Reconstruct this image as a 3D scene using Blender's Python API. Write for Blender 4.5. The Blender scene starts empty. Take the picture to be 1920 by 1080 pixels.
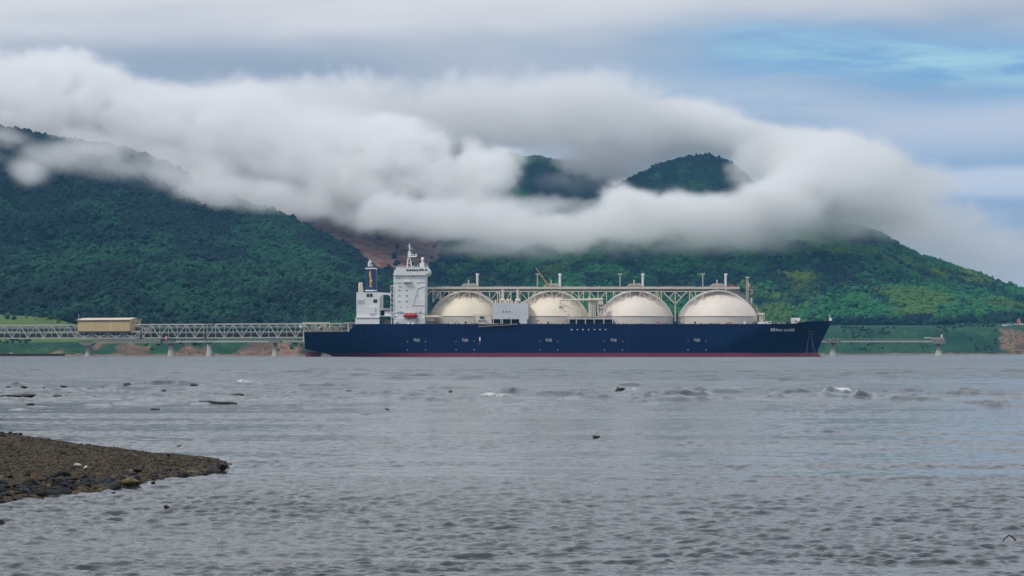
import bpy, math, random, time
import numpy as np
from mathutils import Vector, Matrix, Euler

# ------------------------------------------------------------------ camera, world, sun, exposure
sc = bpy.context.scene
COL = sc.collection
EYE = 2.5            # camera height above the water, metres
FOC = 5172.0         # focal length in photograph pixels (1920 wide)
HOR = 660.0          # horizon row in the photograph

cam_d = bpy.data.cameras.new('camera')
cam = bpy.data.objects.new('camera', cam_d); COL.objects.link(cam)
cam.location = (0, 0, EYE); cam.rotation_euler = (math.radians(90), 0, 0)
cam_d.sensor_width = 36.0; cam_d.lens = 36.0 * FOC / 1920.0
cam_d.shift_y = (HOR - 540.0) / 1920.0
cam_d.clip_start = 0.5; cam_d.clip_end = 60000
sc.camera = cam

SUN_EL, SUN_AZ = math.radians(48), math.radians(-128)   # azimuth from +Y (view direction) towards +X: the sun stands behind and to the left
sd = Vector((math.sin(SUN_AZ) * math.cos(SUN_EL), math.cos(SUN_AZ) * math.cos(SUN_EL), math.sin(SUN_EL)))
sun_d = bpy.data.lights.new('sun', 'SUN'); sun_d.energy = 1.5; sun_d.angle = math.radians(11); sun_d.color = (1.0, 0.955, 0.88)
sun = bpy.data.objects.new('sun', sun_d); COL.objects.link(sun)
sun.rotation_euler = sd.to_track_quat('Z', 'Y').to_euler(); sun.location = (-300, -300, 900)

class NT:
    def __init__(s, tree): s.t = tree; s.n = tree.nodes; s.l = tree.links
    def new(s, typ, **kw):
        nd = s.n.new(typ)
        for k, v in kw.items():
            if k.startswith('_'): setattr(nd, k[1:], v)
            else:
                key = int(k[1:]) if k[0] == 'i' and k[1:].isdigit() else k.replace('__', ' ')
                s.set(nd.inputs[key], v)
        return nd
    def set(s, sock, v):
        if isinstance(v, bpy.types.NodeSocket): s.l.new(v, sock)
        elif isinstance(v, bpy.types.Node): s.l.new(v.outputs[0], sock)
        elif isinstance(v, (tuple, list)) and sock.type == 'RGBA' and len(v) == 3: sock.default_value = (*v, 1)
        else: sock.default_value = v
    def m(s, op, a, b=0.0, c=0.0, clamp=False):
        nd = s.n.new('ShaderNodeMath'); nd.operation = op; nd.use_clamp = clamp
        s.set(nd.inputs[0], a); s.set(nd.inputs[1], b); s.set(nd.inputs[2], c); return nd.outputs[0]
    def mix(s, f, a, b):
        nd = s.n.new('ShaderNodeMix'); nd.data_type = 'RGBA'
        s.set(nd.inputs[0], f); s.set(nd.inputs[6], a); s.set(nd.inputs[7], b); return nd.outputs[2]
    def noise(s, vec, scale, detail=4, rough=.55, dist=0.0):
        nd = s.n.new('ShaderNodeTexNoise'); s.set(nd.inputs['Vector'], vec)
        nd.inputs['Scale'].default_value = scale; nd.inputs['Detail'].default_value = detail
        nd.inputs['Roughness'].default_value = rough; nd.inputs['Distortion'].default_value = dist; return nd.outputs[0]
    def ramp(s, v, lo, hi, a=0.0, b=1.0, smooth=True):
        nd = s.n.new('ShaderNodeMapRange'); nd.interpolation_type = 'SMOOTHSTEP' if smooth else 'LINEAR'
        s.set(nd.inputs[0], v)
        for i, x in enumerate((lo, hi, a, b)): nd.inputs[i + 1].default_value = x
        return nd.outputs[0]
    def vscale(s, vec, xyz):
        nd = s.n.new('ShaderNodeVectorMath'); nd.operation = 'MULTIPLY'; s.set(nd.inputs[0], vec); nd.inputs[1].default_value = xyz; return nd.outputs[0]

world = bpy.data.worlds.new('World'); sc.world = world; world.use_nodes = True
w = NT(world.node_tree); w.n.clear()
sky = w.n.new('ShaderNodeTexSky'); sky.sky_type = 'NISHITA'; sky.sun_disc = False
sky.sun_elevation = SUN_EL; sky.sun_rotation = SUN_AZ % (2 * math.pi); sky.air_density = 1.0; sky.dust_density = 0.6
STR = 0.1
tc = w.n.new('ShaderNodeTexCoord'); sp = w.n.new('ShaderNodeSeparateXYZ'); w.l.new(tc.outputs['Generated'], sp.inputs[0])
dx, dy, dz = sp.outputs
# angular coordinates of a direction: az (radians right of the view axis), el (radians above the horizon)
az = w.m('ARCTAN2', dx, dy); el = w.m('ARCSINE', w.m('MAXIMUM', w.m('MINIMUM', dz, 1.0), -1.0))
cv = w.n.new('ShaderNodeCombineXYZ'); w.set(cv.inputs[0], az); w.set(cv.inputs[1], el)
vec = cv.outputs[0]
def cpos(px, py): return (px - 960) / FOC, (HOR - py) / FOC
warp = w.noise(w.vscale(vec, (9, 26, 1)), 1.0, 3, .55)
wofs = w.m('MULTIPLY', w.m('SUBTRACT', warp, .5), 1.6)
def blob(px, py, rx, ry, tilt=0.0, soft=1.0, wob=1.0):
    ax, ey = cpos(px, py)
    a = w.m('SUBTRACT', az, ax); e = w.m('SUBTRACT', w.m('SUBTRACT', el, ey), w.m('MULTIPLY', a, tilt))
    a2 = w.m('DIVIDE', a, rx / FOC); e2 = w.m('DIVIDE', e, ry / FOC)
    r = w.m('SQRT', w.m('ADD', w.m('MULTIPLY', a2, a2), w.m('MULTIPLY', e2, e2)))
    r = w.m('ADD', r, w.m('MULTIPLY', wofs, wob))
    return w.ramp(r, 1.0 + soft * .6, 1.0 - soft * .6)
k = .90 / STR
G = lambda r, g, b: (r * k, g * k, b * k)
# clear sky seen through the gap, then the cloud layers over it
clear = w.mix(.90, w.vscale(sky.outputs[0], (1, 1, 1)), G(.20, .40, .66))
streak = w.noise(w.vscale(vec, (16, 95, 1)), 1.0, 5, .6, .6)
veil = w.ramp(streak, .34, .66)
lay = w.noise(w.vscale(vec, (5.5, 30, 1)), 1.0, 4, .55, .3)
cloudcol = w.mix(w.ramp(lay, .35, .65), G(.38, .44, .53), G(.55, .58, .63))
gap = blob(1760, 150, 520, 110, -.06, 1.3, .9)
gap2 = blob(1650, 330, 420, 90, .0, 1.6, .7)
lowr = blob(2050, 470, 420, 150, .0, 1.6, .6)
cover = w.m('SUBTRACT', 1.0, w.m('MULTIPLY', w.m('MAXIMUM', gap, w.m('MULTIPLY', gap2, .75)), 1.0), clamp=True)
cover = w.m('MAXIMUM', cover, w.m('MULTIPLY', veil, .45))
c = w.mix(cover, clear, cloudcol)
c = w.mix(w.m('MULTIPLY', w.m('MULTIPLY', blob(1740, 122, 300, 36, -.10, 1.4, 1.6), w.ramp(streak, .34, .56)), .75), c, G(.42, .72, .82))   # thin pale cyan streak
c = w.mix(w.m('MULTIPLY', blob(1900, 238, 380, 42, .03, 1.4, .7), .8), c, G(.62, .67, .77))
c = w.mix(w.m('MULTIPLY', w.m('MULTIPLY', blob(1480, 215, 330, 46, -.10, 1.5, .9), w.ramp(streak, .25, .6)), .75), c, G(.56, .61, .71))
c = w.mix(w.m('MULTIPLY', blob(1915, 347, 205, 28, .0, .7, .30), .92), c, G(.78, .82, .88))
c = w.mix(w.m('MULTIPLY', lowr, .75), c, G(.32, .43, .62))
# the overcast deck above: pale band high in the frame and the grey belly under it
deck = w.ramp(w.m('ADD', el, w.m('ADD', w.m('MULTIPLY', wofs, .008), w.m('MULTIPLY', az, -.06))), (HOR - 100) / FOC, (HOR - 30) / FOC)
c = w.mix(deck, c, w.mix(w.ramp(lay, .3, .7), G(.58, .60, .65), G(.76, .77, .79)))
c = w.mix(w.m('MULTIPLY', blob(330, 135, 460, 52, -.02, 1.1, .6), .85), c, G(.32, .39, .49))
far = w.ramp(el, .14, .5)
over = w.noise(w.vscale(tc.outputs['Generated'], (3, 3, 7)), 1.0, 5, .6)
c = w.mix(far, c, w.mix(w.ramp(over, .3, .75), G(.66, .71, .79), G(1.02, 1.03, 1.04)))
bg = w.n.new('ShaderNodeBackground'); w.l.new(c, bg.inputs[0]); bg.inputs[1].default_value = STR
wo = w.n.new('ShaderNodeOutputWorld'); w.l.new(bg.outputs[0], wo.inputs[0])
world.cycles.sampling_method = 'MANUAL'; world.cycles.sample_map_resolution = 512

vs = sc.view_settings; vs.view_transform = 'Standard'; vs.look = 'None'; vs.exposure = 0.2; vs.gamma = 1.0; vs.use_curve_mapping = False
cy = sc.cycles
cy.use_denoising = True; cy.max_bounces = 8; cy.diffuse_bounces = 2; cy.glossy_bounces = 3; cy.transmission_bounces = 2
cy.transparent_max_bounces = 8; cy.volume_bounces = 5; cy.volume_step_rate = 4.0; cy.volume_max_steps = 256
cy.use_adaptive_sampling = True; cy.adaptive_threshold = 0.02
cy.sample_clamp_indirect = 4.0

# ------------------------------------------------------------------ helpers
def px2w(px, py, Y):
    """the point at distance Y (metres along the view) seen at photograph pixel (px, py)"""
    return ((px - 960.0) * Y / FOC, Y, EYE + (HOR - py) * Y / FOC)
def wY(py): return EYE * FOC / (py - HOR)       # distance of the water seen at row py

def _h(ix, iy, iz, seed):
    n = (ix.astype(np.int64) * 374761393 + iy.astype(np.int64) * 668265263 + iz.astype(np.int64) * 2147483647 + seed * 974634777) & 0xffffffff
    n = ((n ^ (n >> 13)) * 1274126177) & 0xffffffff
    n = ((n ^ (n >> 15)) * 2246822519) & 0xffffffff
    return ((n ^ (n >> 16)) & 0xffff).astype(np.float32) / 65535.0
def vn(x, y, z=None, seed=0):
    x = np.asarray(x, np.float32); y = np.asarray(y, np.float32)
    ix, iy = np.floor(x), np.floor(y); fx, fy = x - ix, y - iy
    fx = fx * fx * (3 - 2 * fx); fy = fy * fy * (3 - 2 * fy)
    ix = ix.astype(np.int64); iy = iy.astype(np.int64)
    if z is None:
        o = np.zeros_like(ix)
        a = _h(ix, iy, o, seed); b = _h(ix + 1, iy, o, seed); c_ = _h(ix, iy + 1, o, seed); d = _h(ix + 1, iy + 1, o, seed)
        return (a + (b - a) * fx) * (1 - fy) + (c_ + (d - c_) * fx) * fy
    z = np.asarray(z, np.float32); iz = np.floor(z); fz = z - iz; fz = fz * fz * (3 - 2 * fz); iz = iz.astype(np.int64)
    r = []
    for q in (0, 1):
        a = _h(ix, iy, iz + q, seed); b = _h(ix + 1, iy, iz + q, seed); c_ = _h(ix, iy + 1, iz + q, seed); d = _h(ix + 1, iy + 1, iz + q, seed)
        r.append((a + (b - a) * fx) * (1 - fy) + (c_ + (d - c_) * fx) * fy)
    return r[0] + (r[1] - r[0]) * fz
def fbm(x, y, z=None, seed=0, oct=4, gain=.5):
    s = 0; a = 1; t = 0
    for i in range(oct):
        f = 2.03 ** i
        s = s + a * vn(x * f + 17.3 * i, y * f + 5.1 * i, None if z is None else z * f + 9.7 * i, seed + i); t += a; a *= gain
    return s / t
def sstep(a, b, x):
    t = np.clip((x - a) / (b - a), 0, 1); return t * t * (3 - 2 * t)

def tag(o, label=None, cat=None, group=None, kind=None):
    if label: o['label'] = label
    if cat: o['category'] = cat
    if group: o['group'] = group
    if kind: o['kind'] = kind
    return o
def empty(name, loc, rz=0.0, parent=None):
    o = bpy.data.objects.new(name, None); COL.objects.link(o); o.location = loc; o.rotation_euler = (0, 0, rz)
    if parent: o.parent = parent
    return o
def link(name, me, mat=None, parent=None):
    o = bpy.data.objects.new(name, me); COL.objects.link(o)
    if mat is not None and not me.materials: me.materials.append(mat)
    if parent: o.parent = parent
    return o
def np_mesh(name, verts, faces=None, smooth=False):
    me = bpy.data.meshes.new(name)
    v = np.ascontiguousarray(verts, np.float32); me.vertices.add(len(v)); me.vertices.foreach_set('co', v.ravel())
    if faces is not None:
        f = np.ascontiguousarray(faces, np.int32); k_ = f.shape[1]
        me.loops.add(f.size); me.loops.foreach_set('vertex_index', f.ravel())
        me.polygons.add(len(f)); me.polygons.foreach_set('loop_start', np.arange(0, f.size, k_, dtype=np.int32))
        if smooth: me.polygons.foreach_set('use_smooth', np.ones(len(f), bool))
    me.update(calc_edges=faces is not None); return me
def fattr(me, name, arr):
    a = me.attributes.new(name, 'FLOAT', 'POINT'); a.data.foreach_set('value', np.ascontiguousarray(arr, np.float32).ravel())
def grid_faces(nr, nc):
    i = np.arange(nr * nc).reshape(nr, nc)
    return np.stack([i[:-1, :-1], i[:-1, 1:], i[1:, 1:], i[1:, :-1]], -1).reshape(-1, 4)

def mat(name, col=(.5, .5, .5), rough=.6, metal=0.0, spec=None, build=None):
    m_ = bpy.data.materials.new(name); m_.use_nodes = True; n = NT(m_.node_tree)
    b = n.n['Principled BSDF']; b.inputs['Base Color'].default_value = (*col, 1); b.inputs['Roughness'].default_value = rough
    b.inputs['Metallic'].default_value = metal
    if spec is not None: b.inputs['Specular IOR Level'].default_value = spec
    if build: build(n, b)
    return m_
# ------------------------------------------------------------------ terrain
def I(px, pts): a = np.array(pts, float); return np.interp(px, a[:, 0], a[:, 1])
SHORE = [(-900, 1900), (560, 1850), (900, 2300), (1300, 2800), (1545, 2870), (3000, 2980)]
CLIFF = [(-900, 9), (0, 8.5), (250, 9.5), (560, 10.5), (900, 16), (1400, 26), (1545, 28), (1880, 28), (3000, 24)]
CLIFFW = [(-900, 40), (560, 40), (1200, 90), (1545, 110), (1880, 100), (1900, 45), (3000, 45)]
HILLS = [  # name, crest rows, ridge distance, foot distance, profile exponent, gully strength, tree height to subtract
    ('meadow', [(-900, 575), (-300, 583), (0, 589), (60, 593), (110, 602), (150, 609), (200, 618), (260, 640), (300, 700)], [(0, 2060)], 1900, 1.0, .02, 0),
    ('front', [(-900, 520), (-300, 500), (0, 484), (60, 478), (130, 482), (200, 472), (260, 479), (300, 488), (350, 485), (400, 492), (450, 488), (500, 497), (560, 500), (620, 505), (680, 512), (720, 522), (800, 533), (860, 548), (900, 545), (1000, 560), (1100, 590), (1160, 680)], [(0, 2560)], 1960, .9, .10, 4),
    ('left', [(-900, 120), (-300, 175), (0, 236), (60, 250), (120, 258), (180, 268), (230, 281), (270, 291), (330, 315), (400, 350), (470, 380), (520, 392), (560, 412), (600, 432), (640, 452), (670, 470), (690, 488), (710, 515), (740, 570), (780, 680)], [(-300, 3700), (0, 3600), (400, 3500), (700, 3150)], 2350, .92, .07, 4),
    ('saddle', [(300, 520), (400, 400), (520, 378), (640, 382), (700, 400), (800, 428), (900, 455), (1000, 480), (1100, 520), (1200, 680)], [(0, 4300)], 2950, .9, .08, 0),
    ('range', [(500, 420), (700, 340), (800, 292), (870, 264), (930, 276), (985, 292), (1010, 288), (1050, 297), (1110, 312), (1150, 330), (1200, 345), (1400, 480), (1500, 760)], [(0, 4950)], 3900, .9, .09, 4),
    ('peak', [(1060, 400), (1110, 372), (1150, 348), (1190, 327), (1230, 305), (1260, 295), (1290, 289), (1330, 285), (1370, 300), (1400, 325), (1450, 370), (1500, 420), (1600, 560), (1660, 760)], [(0, 4500)], 3700, .9, .09, 4),
    ('right', [(640, 700), (720, 560), (760, 500), (800, 470), (900, 448), (1000, 436), (1100, 424), (1300, 412), (1450, 407), (1560, 417), (1600, 424), (1640, 434), (1700, 464), (1760, 488), (1840, 519), (1920, 545), (2050, 580), (2250, 610), (2500, 640), (3000, 655)], [(0, 3900)], 3090, .88, .11, 4),
]
def height(px, Y):
    X = (px - 960) * Y / FOC
    ys = I(px, SHORE) + 30 * (fbm(X / 60, Y * 0 + 3, seed=5, oct=3) - .5)
    ch, cw = I(px, CLIFF), I(px, CLIFFW)
    t = (Y - ys) / cw
    gull = fbm(X / 22, Y / 120, seed=8, oct=3) - .5
    z = -3 + 3.3 * sstep(-.35, 0, t) + (ch - .3) * sstep(0, 1, t + .55 * gull * np.exp(-((t - .6) / .5) ** 2)) + np.clip(Y - ys - cw, 0, 1e9) * .035
    sharp = 8.0; ks = [z]
    for nm, cr, yr, yb, ex, gs, th in HILLS:
        Yr = I(px, yr); Zc = EYE + (HOR - I(px, cr)) * Yr / FOC - th
        t = (Y - yb) / (Yr - yb); zb = np.minimum(8.0, Zc - 4)
        f = np.clip(t, 0, 1) ** ex
        back = np.clip(Y - Yr, 0, 1e9)
        hgt = zb + (Zc - zb) * f - back * .45
        hgt = np.where(t < 0, zb + t * 260, hgt)
        rel = np.clip(t, 0, 1)
        env = (4 * rel * (1 - rel)) ** .7
        g = 1 - np.abs(2 * fbm(X / 150 + 4 + Y / 900, Y / 520, seed=21, oct=4) - 1)      # spurs and gullies running down the slope
        hgt = hgt + env * (g - .78) * (Zc - zb) * gs * 2.6
        hgt = hgt + (fbm(X / 38, Y / 60, seed=33, oct=3) - .5) * 7 * np.clip(rel * 6, 0, 1)
        ks.append(hgt)
    k_ = np.stack(ks); mx = k_.max(0)
    return mx, k_.argmax(0)

def masks(px, Y, z, idx):
    """soil / meadow / road cover at a point of the land, from its place and height"""
    py = HOR - (z - EYE) * FOC / Y; X = (px - 960) * Y / FOC
    n = fbm(X / 40, Y / 90, seed=51, oct=4) - .5; n2 = fbm(X / 14, z / 9, seed=52, oct=4) - .5
    ys = I(px, SHORE)
    cl = np.clip((Y - ys) / I(px, CLIFFW), -1, 3)
    rock = np.zeros_like(px)
    low = (idx == 0)
    lcliff = I(px, [(-900, .2), (20, .35), (70, .62), (110, .62), (130, .25), (175, .45), (190, .5), (200, .15), (280, .5), (330, .55), (400, .72), (500, .75), (540, .5), (600, .35), (900, .3), (1500, .05), (1870, .02), (1884, .72), (3000, .7)])
    rock = np.where(low, .62 * sstep(.42, .58, lcliff * .84 + n2 * 1.3) * sstep(1.15, .8, cl + n2 * .3), rock)
    rock = np.where(low & (z < 1.0), .8, rock)
    q = sstep(1.0, .85, np.sqrt(((px - 690) / 125) ** 2 + ((py - 440) / 66) ** 2) + n * .35) * (idx >= 4)
    q2 = sstep(1.05, .85, np.sqrt(((px - 742) / 92) ** 2 + ((py - 462) / 52) ** 2) + n * .35) * (idx >= 4)
    q3 = sstep(1.0, .7, np.sqrt(((px - 600) / 110) ** 2 + ((py - 400) / 34) ** 2) + n * .5) * (idx == 4)
    pk = sstep(1.0, .6, np.sqrt(((px - 1295) / 50) ** 2 + ((py - 332) / 16) ** 2) + n * 2.6) * (idx == 6) * .0
    rg = sstep(1.0, .4, np.sqrt(((px - 385) / 70) ** 2 + ((py - 352) / 26) ** 2) + n * .8) * (idx == 3) * .7
    trk = np.zeros_like(px)
    for pts, wdt, ids in (([(1725, 560), (1760, 557), (1800, 556), (1845, 549)], 1.6, 7), ([(655, 516), (675, 506), (700, 496)], 3.0, 2), ([(700, 492), (740, 496)], 3.0, 4)):
        yy = I(px, pts); inside = (px > pts[0][0]) & (px < pts[-1][0])
        trk = np.maximum(trk, np.where(inside & (idx == ids), sstep(wdt * 1.6, wdt * .6, np.abs(py - yy) + n * 2), 0))
    rock = np.maximum.reduce([rock, q, q2, q3, pk, rg, trk])
    # open grass: the shore terraces, the meadow, the slope beside the quarry
    grass = np.where(low, 1.0, 0.0); grass = np.where(idx == 1, 1.0, grass)
    op = sstep(1.0, .7, np.sqrt(((px - 885) / 130) ** 2 + ((py - 500) / 48) ** 2) + n * .5)
    grass = np.maximum(grass, op * ((idx == 4) | (idx == 7)))
    pt = sstep(1.0, .6, np.sqrt(((px - 1790) / 85) ** 2 + ((py - (500 + (px - 1700) * .22)) / 13) ** 2) + n * 1.1) * (idx == 7)
    pt2 = sstep(1.0, .6, np.sqrt(((px - 1490) / 75) ** 2 + ((py - 523) / 10) ** 2) + n * 1.8) * (idx == 7)
    pt3 = sstep(1.0, .5, np.sqrt(((px - 1560) / 110) ** 2 + ((py - 470) / 26) ** 2) + n * 2.2) * (idx == 7)
    lime = np.maximum.reduce([pt * .75, pt2 * .55, pt3 * .3]) * sstep(-.16, .14, fbm(X / 22, Y / 45, seed=57, oct=3) - .5)
    return rock, grass, lime

pxs = np.concatenate([np.arange(-900, -60, 40), np.arange(-60, 1990, 4), np.arange(1990, 2900, 40)])
Ys_ = np.concatenate([np.arange(1740, 1960, 4), np.arange(1960, 2760, 9), np.arange(2760, 3080, 7), np.arange(3080, 5000, 14), np.arange(5000, 6900, 120)])
PX, YY = np.meshgrid(pxs.astype(float), Ys_.astype(float))
Z, IDX = height(PX, YY)
R_, G_, L_ = masks(PX, YY, Z, IDX)
me = np_mesh('hills', np.stack([(PX - 960) * YY / FOC, YY, Z], -1).reshape(-1, 3), grid_faces(len(Ys_), len(pxs)), True)
fattr(me, 'rock', R_); fattr(me, 'grass', G_); fattr(me, 'lime', np.where(IDX == 1, .9, 0))
def land_mat(n, b):
    g = n.new('ShaderNodeNewGeometry').outputs['Position']
    at = lambda s: n.new('ShaderNodeAttribute', _attribute_name=s).outputs['Fac']
    a = n.noise(n.vscale(g, (.05, .02, .12)), 1.0, 6, .65); d = n.noise(n.vscale(g, (.35, .1, .5)), 1.0, 5, .7)
    earth = n.mix(n.ramp(d, .3, .7), (.035, .042, .02), (.02, .035, .018))
    gr = n.mix(n.ramp(a, .35, .65), (.022, .085, .040), (.050, .125, .045)); gr = n.mix(n.ramp(d, .35, .70), gr, (.012, .042, .030)); gr = n.mix(n.ramp(n.noise(n.vscale(g, (.016, .02, .05)), 1.0, 4, .6), .42, .60, 0, .7), gr, (.012, .045, .036))
    rk = n.mix(n.ramp(a, .38, .60), (.20, .095, .080), (.38, .21, .155)); rk = n.mix(n.ramp(d, .46, .66), rk, (.085, .06, .055))
    gr = n.mix(n.m('MULTIPLY', at('lime'), n.ramp(a, .2, .6, .6, 1.0)), gr, (.115, .165, .052)); c = n.mix(at('grass'), earth, gr); c = n.mix(at('rock'), c, rk)
    n.set(b.inputs['Base Color'], c); b.inputs['Roughness'].default_value = .95; b.inputs['Specular IOR Level'].default_value = .1
    bp = n.new('ShaderNodeBump', Strength=1.0, Distance=1.6); n.set(bp.inputs['Height'], d); n.set(b.inputs['Normal'], bp)
hills = tag(link('hills', me, mat('land', build=land_mat)), kind='structure')

# ------------------------------------------------------------------ forest: crowns instanced on the slopes
def ico(sub):
    t = (1 + 5 ** .5) / 2
    v = [(-1, t, 0), (1, t, 0), (-1, -t, 0), (1, -t, 0), (0, -1, t), (0, 1, t), (0, -1, -t), (0, 1, -t), (t, 0, -1), (t, 0, 1), (-t, 0, -1), (-t, 0, 1)]
    f = [(0, 11, 5), (0, 5, 1), (0, 1, 7), (0, 7, 10), (0, 10, 11), (1, 5, 9), (5, 11, 4), (11, 10, 2), (10, 7, 6), (7, 1, 8), (3, 9, 4), (3, 4, 2), (3, 2, 6), (3, 6, 8), (3, 8, 9), (4, 9, 5), (2, 4, 11), (6, 2, 10), (8, 6, 7), (9, 8, 1)]
    v = [Vector(p).normalized() for p in v]
    for _ in range(sub):
        c_, nf = {}, []
        def mid(a, b):
            k_ = (min(a, b), max(a, b))
            if k_ not in c_: c_[k_] = len(v); v.append(((v[a] + v[b]) / 2).normalized())
            return c_[k_]
        for a, b, d in f:
            x, y, z = mid(a, b), mid(b, d), mid(d, a); nf += [(a, x, z), (b, y, x), (d, z, y), (x, y, z)]
        f = nf
    return np.array([tuple(p) for p in v]), np.array(f)
IV, IF = ico(1)
def crown_mesh(seed, conifer=False):
    """a broken crown of leaf clumps round a short trunk, one unit high"""
    r = random.Random(seed); V = []; F = []; n = 0
    cl = 9 if not conifer else 6
    for i in range(cl):
        if conifer: zc = .22 + .13 * i; rad = .26 * (1.05 - zc) + .03; cx, cy_ = r.uniform(-.03, .03), r.uniform(-.03, .03); sz = .11
        else:
            a = r.uniform(0, 6.28); rr = r.uniform(.12, .30) if i else 0; cx, cy_ = rr * math.cos(a), rr * math.sin(a)
            zc = r.uniform(.38, .74) if i else .80; rad = r.uniform(.17, .25); sz = rad * .8
        v = IV * np.array([rad, rad, sz]) * (1 + .30 * (np.array([[r.random()] for _ in IV]) - .5)) + np.array([cx, cy_, zc])
        V.append(v); F.append(IF + n); n += len(v)
    tk = np.array([[.03 * math.cos(q * 2.1), .03 * math.sin(q * 2.1), zz] for zz in (-.25, .5) for q in range(3)])
    V.append(tk); F.append(np.array([(0, 1, 4), (0, 4, 3), (1, 2, 5), (1, 5, 4), (2, 0, 3), (2, 3, 5)]) + n)
    return np.concatenate(V), np.concatenate(F)
def leaf_mat(n, b):
    tint = n.new('ShaderNodeAttribute', _attribute_name='tint', _attribute_type='INSTANCER').outputs['Fac']
    lime = n.new('ShaderNodeAttribute', _attribute_name='lime', _attribute_type='INSTANCER').outputs['Fac']
    c = n.mix(n.ramp(tint, .15, .55), (.004, .022, .022), (.011, .058, .032)); c = n.mix(n.ramp(tint, .6, 1.0), c, (.028, .145, .045))
    c = n.mix(lime, c, (.12, .19, .018))
    n.set(b.inputs['Base Color'], c); b.inputs['Roughness'].default_value = .8; b.inputs['Specular IOR Level'].default_value = .2
LEAF = mat('leaves', build=leaf_mat)
tcol = bpy.data.collections.new('tree_kinds')
for i in range(5):
    v, f = crown_mesh(i + 3, i == 4); m_ = np_mesh('tree_crown', v, f, False); m_.materials.append(LEAF)
    o = bpy.data.objects.new('tree_kind', m_); tcol.objects.link(o)

rng = np.random.default_rng(7)
N = 760000
tY = 1880 + (5000 - 1880) * rng.random(N) ** .85; tp = rng.uniform(-120, 2060, N)
keep = rng.random(N) < tY / 5000; tY, tp = tY[keep], tp[keep]
tz, ti = height(tp, tY); tr, tg, tl = masks(tp, tY, tz, ti)
# what a ridge in front hides by more than its tree height is left out
cols = np.arange(-120, 2061, 6.0); rows = np.arange(1760, 5000, 12.0)
CP, CR = np.meshgrid(cols, rows); CZ, _ = height(CP, CR)
ang = (CZ - EYE) / CR; acc = np.maximum.accumulate(ang, 0)
ci = np.clip(((tp + 120) / 6).round().astype(int), 0, len(cols) - 1); ri = np.clip(((tY - 1760) / 12).astype(int) - 1, 0, len(rows) - 1)
vis = (tz + 16 - EYE) / tY > acc[ri, ci]
py = HOR - (tz - EYE) * FOC / tY
X = (tp - 960) * tY / FOC
den = np.where((ti == 0) | (ti == 1), 0.0, 1.0)
den *= 1 - np.clip(tr * 2.5, 0, .97); den *= 1 - tg * .88 * (ti > 1)
patch = fbm(X / 45, tY / 60, seed=71, oct=3)
lowtrees = (ti == 0) & (tp < 1250) & (tY > I(tp, SHORE) + I(tp, CLIFFW) * 1.6 + 30) & (patch > .46)
inq = (((tp - 700) / 118) ** 2 + ((py - 448) / 56) ** 2 < 1) & (ti >= 4); den = np.where(inq, den * .04, den)
den = np.where(lowtrees, .9, den); den = np.where((ti == 0) & (tY > np.where(tp > 1300, 3235, 3075)), 1.0, den)
den = np.where((tp > 1545) & (tY < 3235) & (ti == 0), np.where((patch > .64) & (tY > 3120), .5, .0), den)
ok = vis & (rng.random(len(tp)) < den) & (tz > 3)
tp, tY, tz, ti, X, tl = tp[ok], tY[ok], tz[ok], ti[ok], X[ok], tl[ok]
sc_ = np.clip(rng.lognormal(1.88, .27, len(tp)), 3.8, 12.5) * np.where(tY < 2600, .92, 1.0) * np.where((ti == 5) | (ti == 6), .6, 1.0) * np.where(ti == 3, .85, 1.0) * (.75 + .5 * fbm(X / 25, tY / 30, seed=77, oct=2))
pat = fbm(X / 70, tY / 130, seed=61, oct=5, gain=.65)
bright = np.where(ti == 7, .42, np.where(ti == 2, -.28, -.46)) + np.where(ti == 6, .36, 0) + np.where(ti == 5, .16, 0)
tint = np.clip((pat - .5) * 3.4 + .42 + bright + rng.normal(0, .16, len(tp)), 0, 1)
tint = np.where((ti == 2) | (ti == 3), np.minimum(tint, .50 + .22 * sstep(.5, .8, pat)), tint)
lime = np.clip(tl * 1.1 + rng.normal(0, .12, len(tp)) * (tl > .05) + np.where(ti == 7, np.clip((fbm(X / 60, tY / 110, seed=91, oct=4) - .60) * 5, 0, .45), 0), 0, .85)
me = np_mesh('forest', np.stack([X, tY, tz - 1.2], -1)); fattr(me, 'size', sc_); fattr(me, 'tint', tint); fattr(me, 'lime', lime)
forest = tag(link('forest', me), kind='stuff')
print('trees', len(tp))

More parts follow.
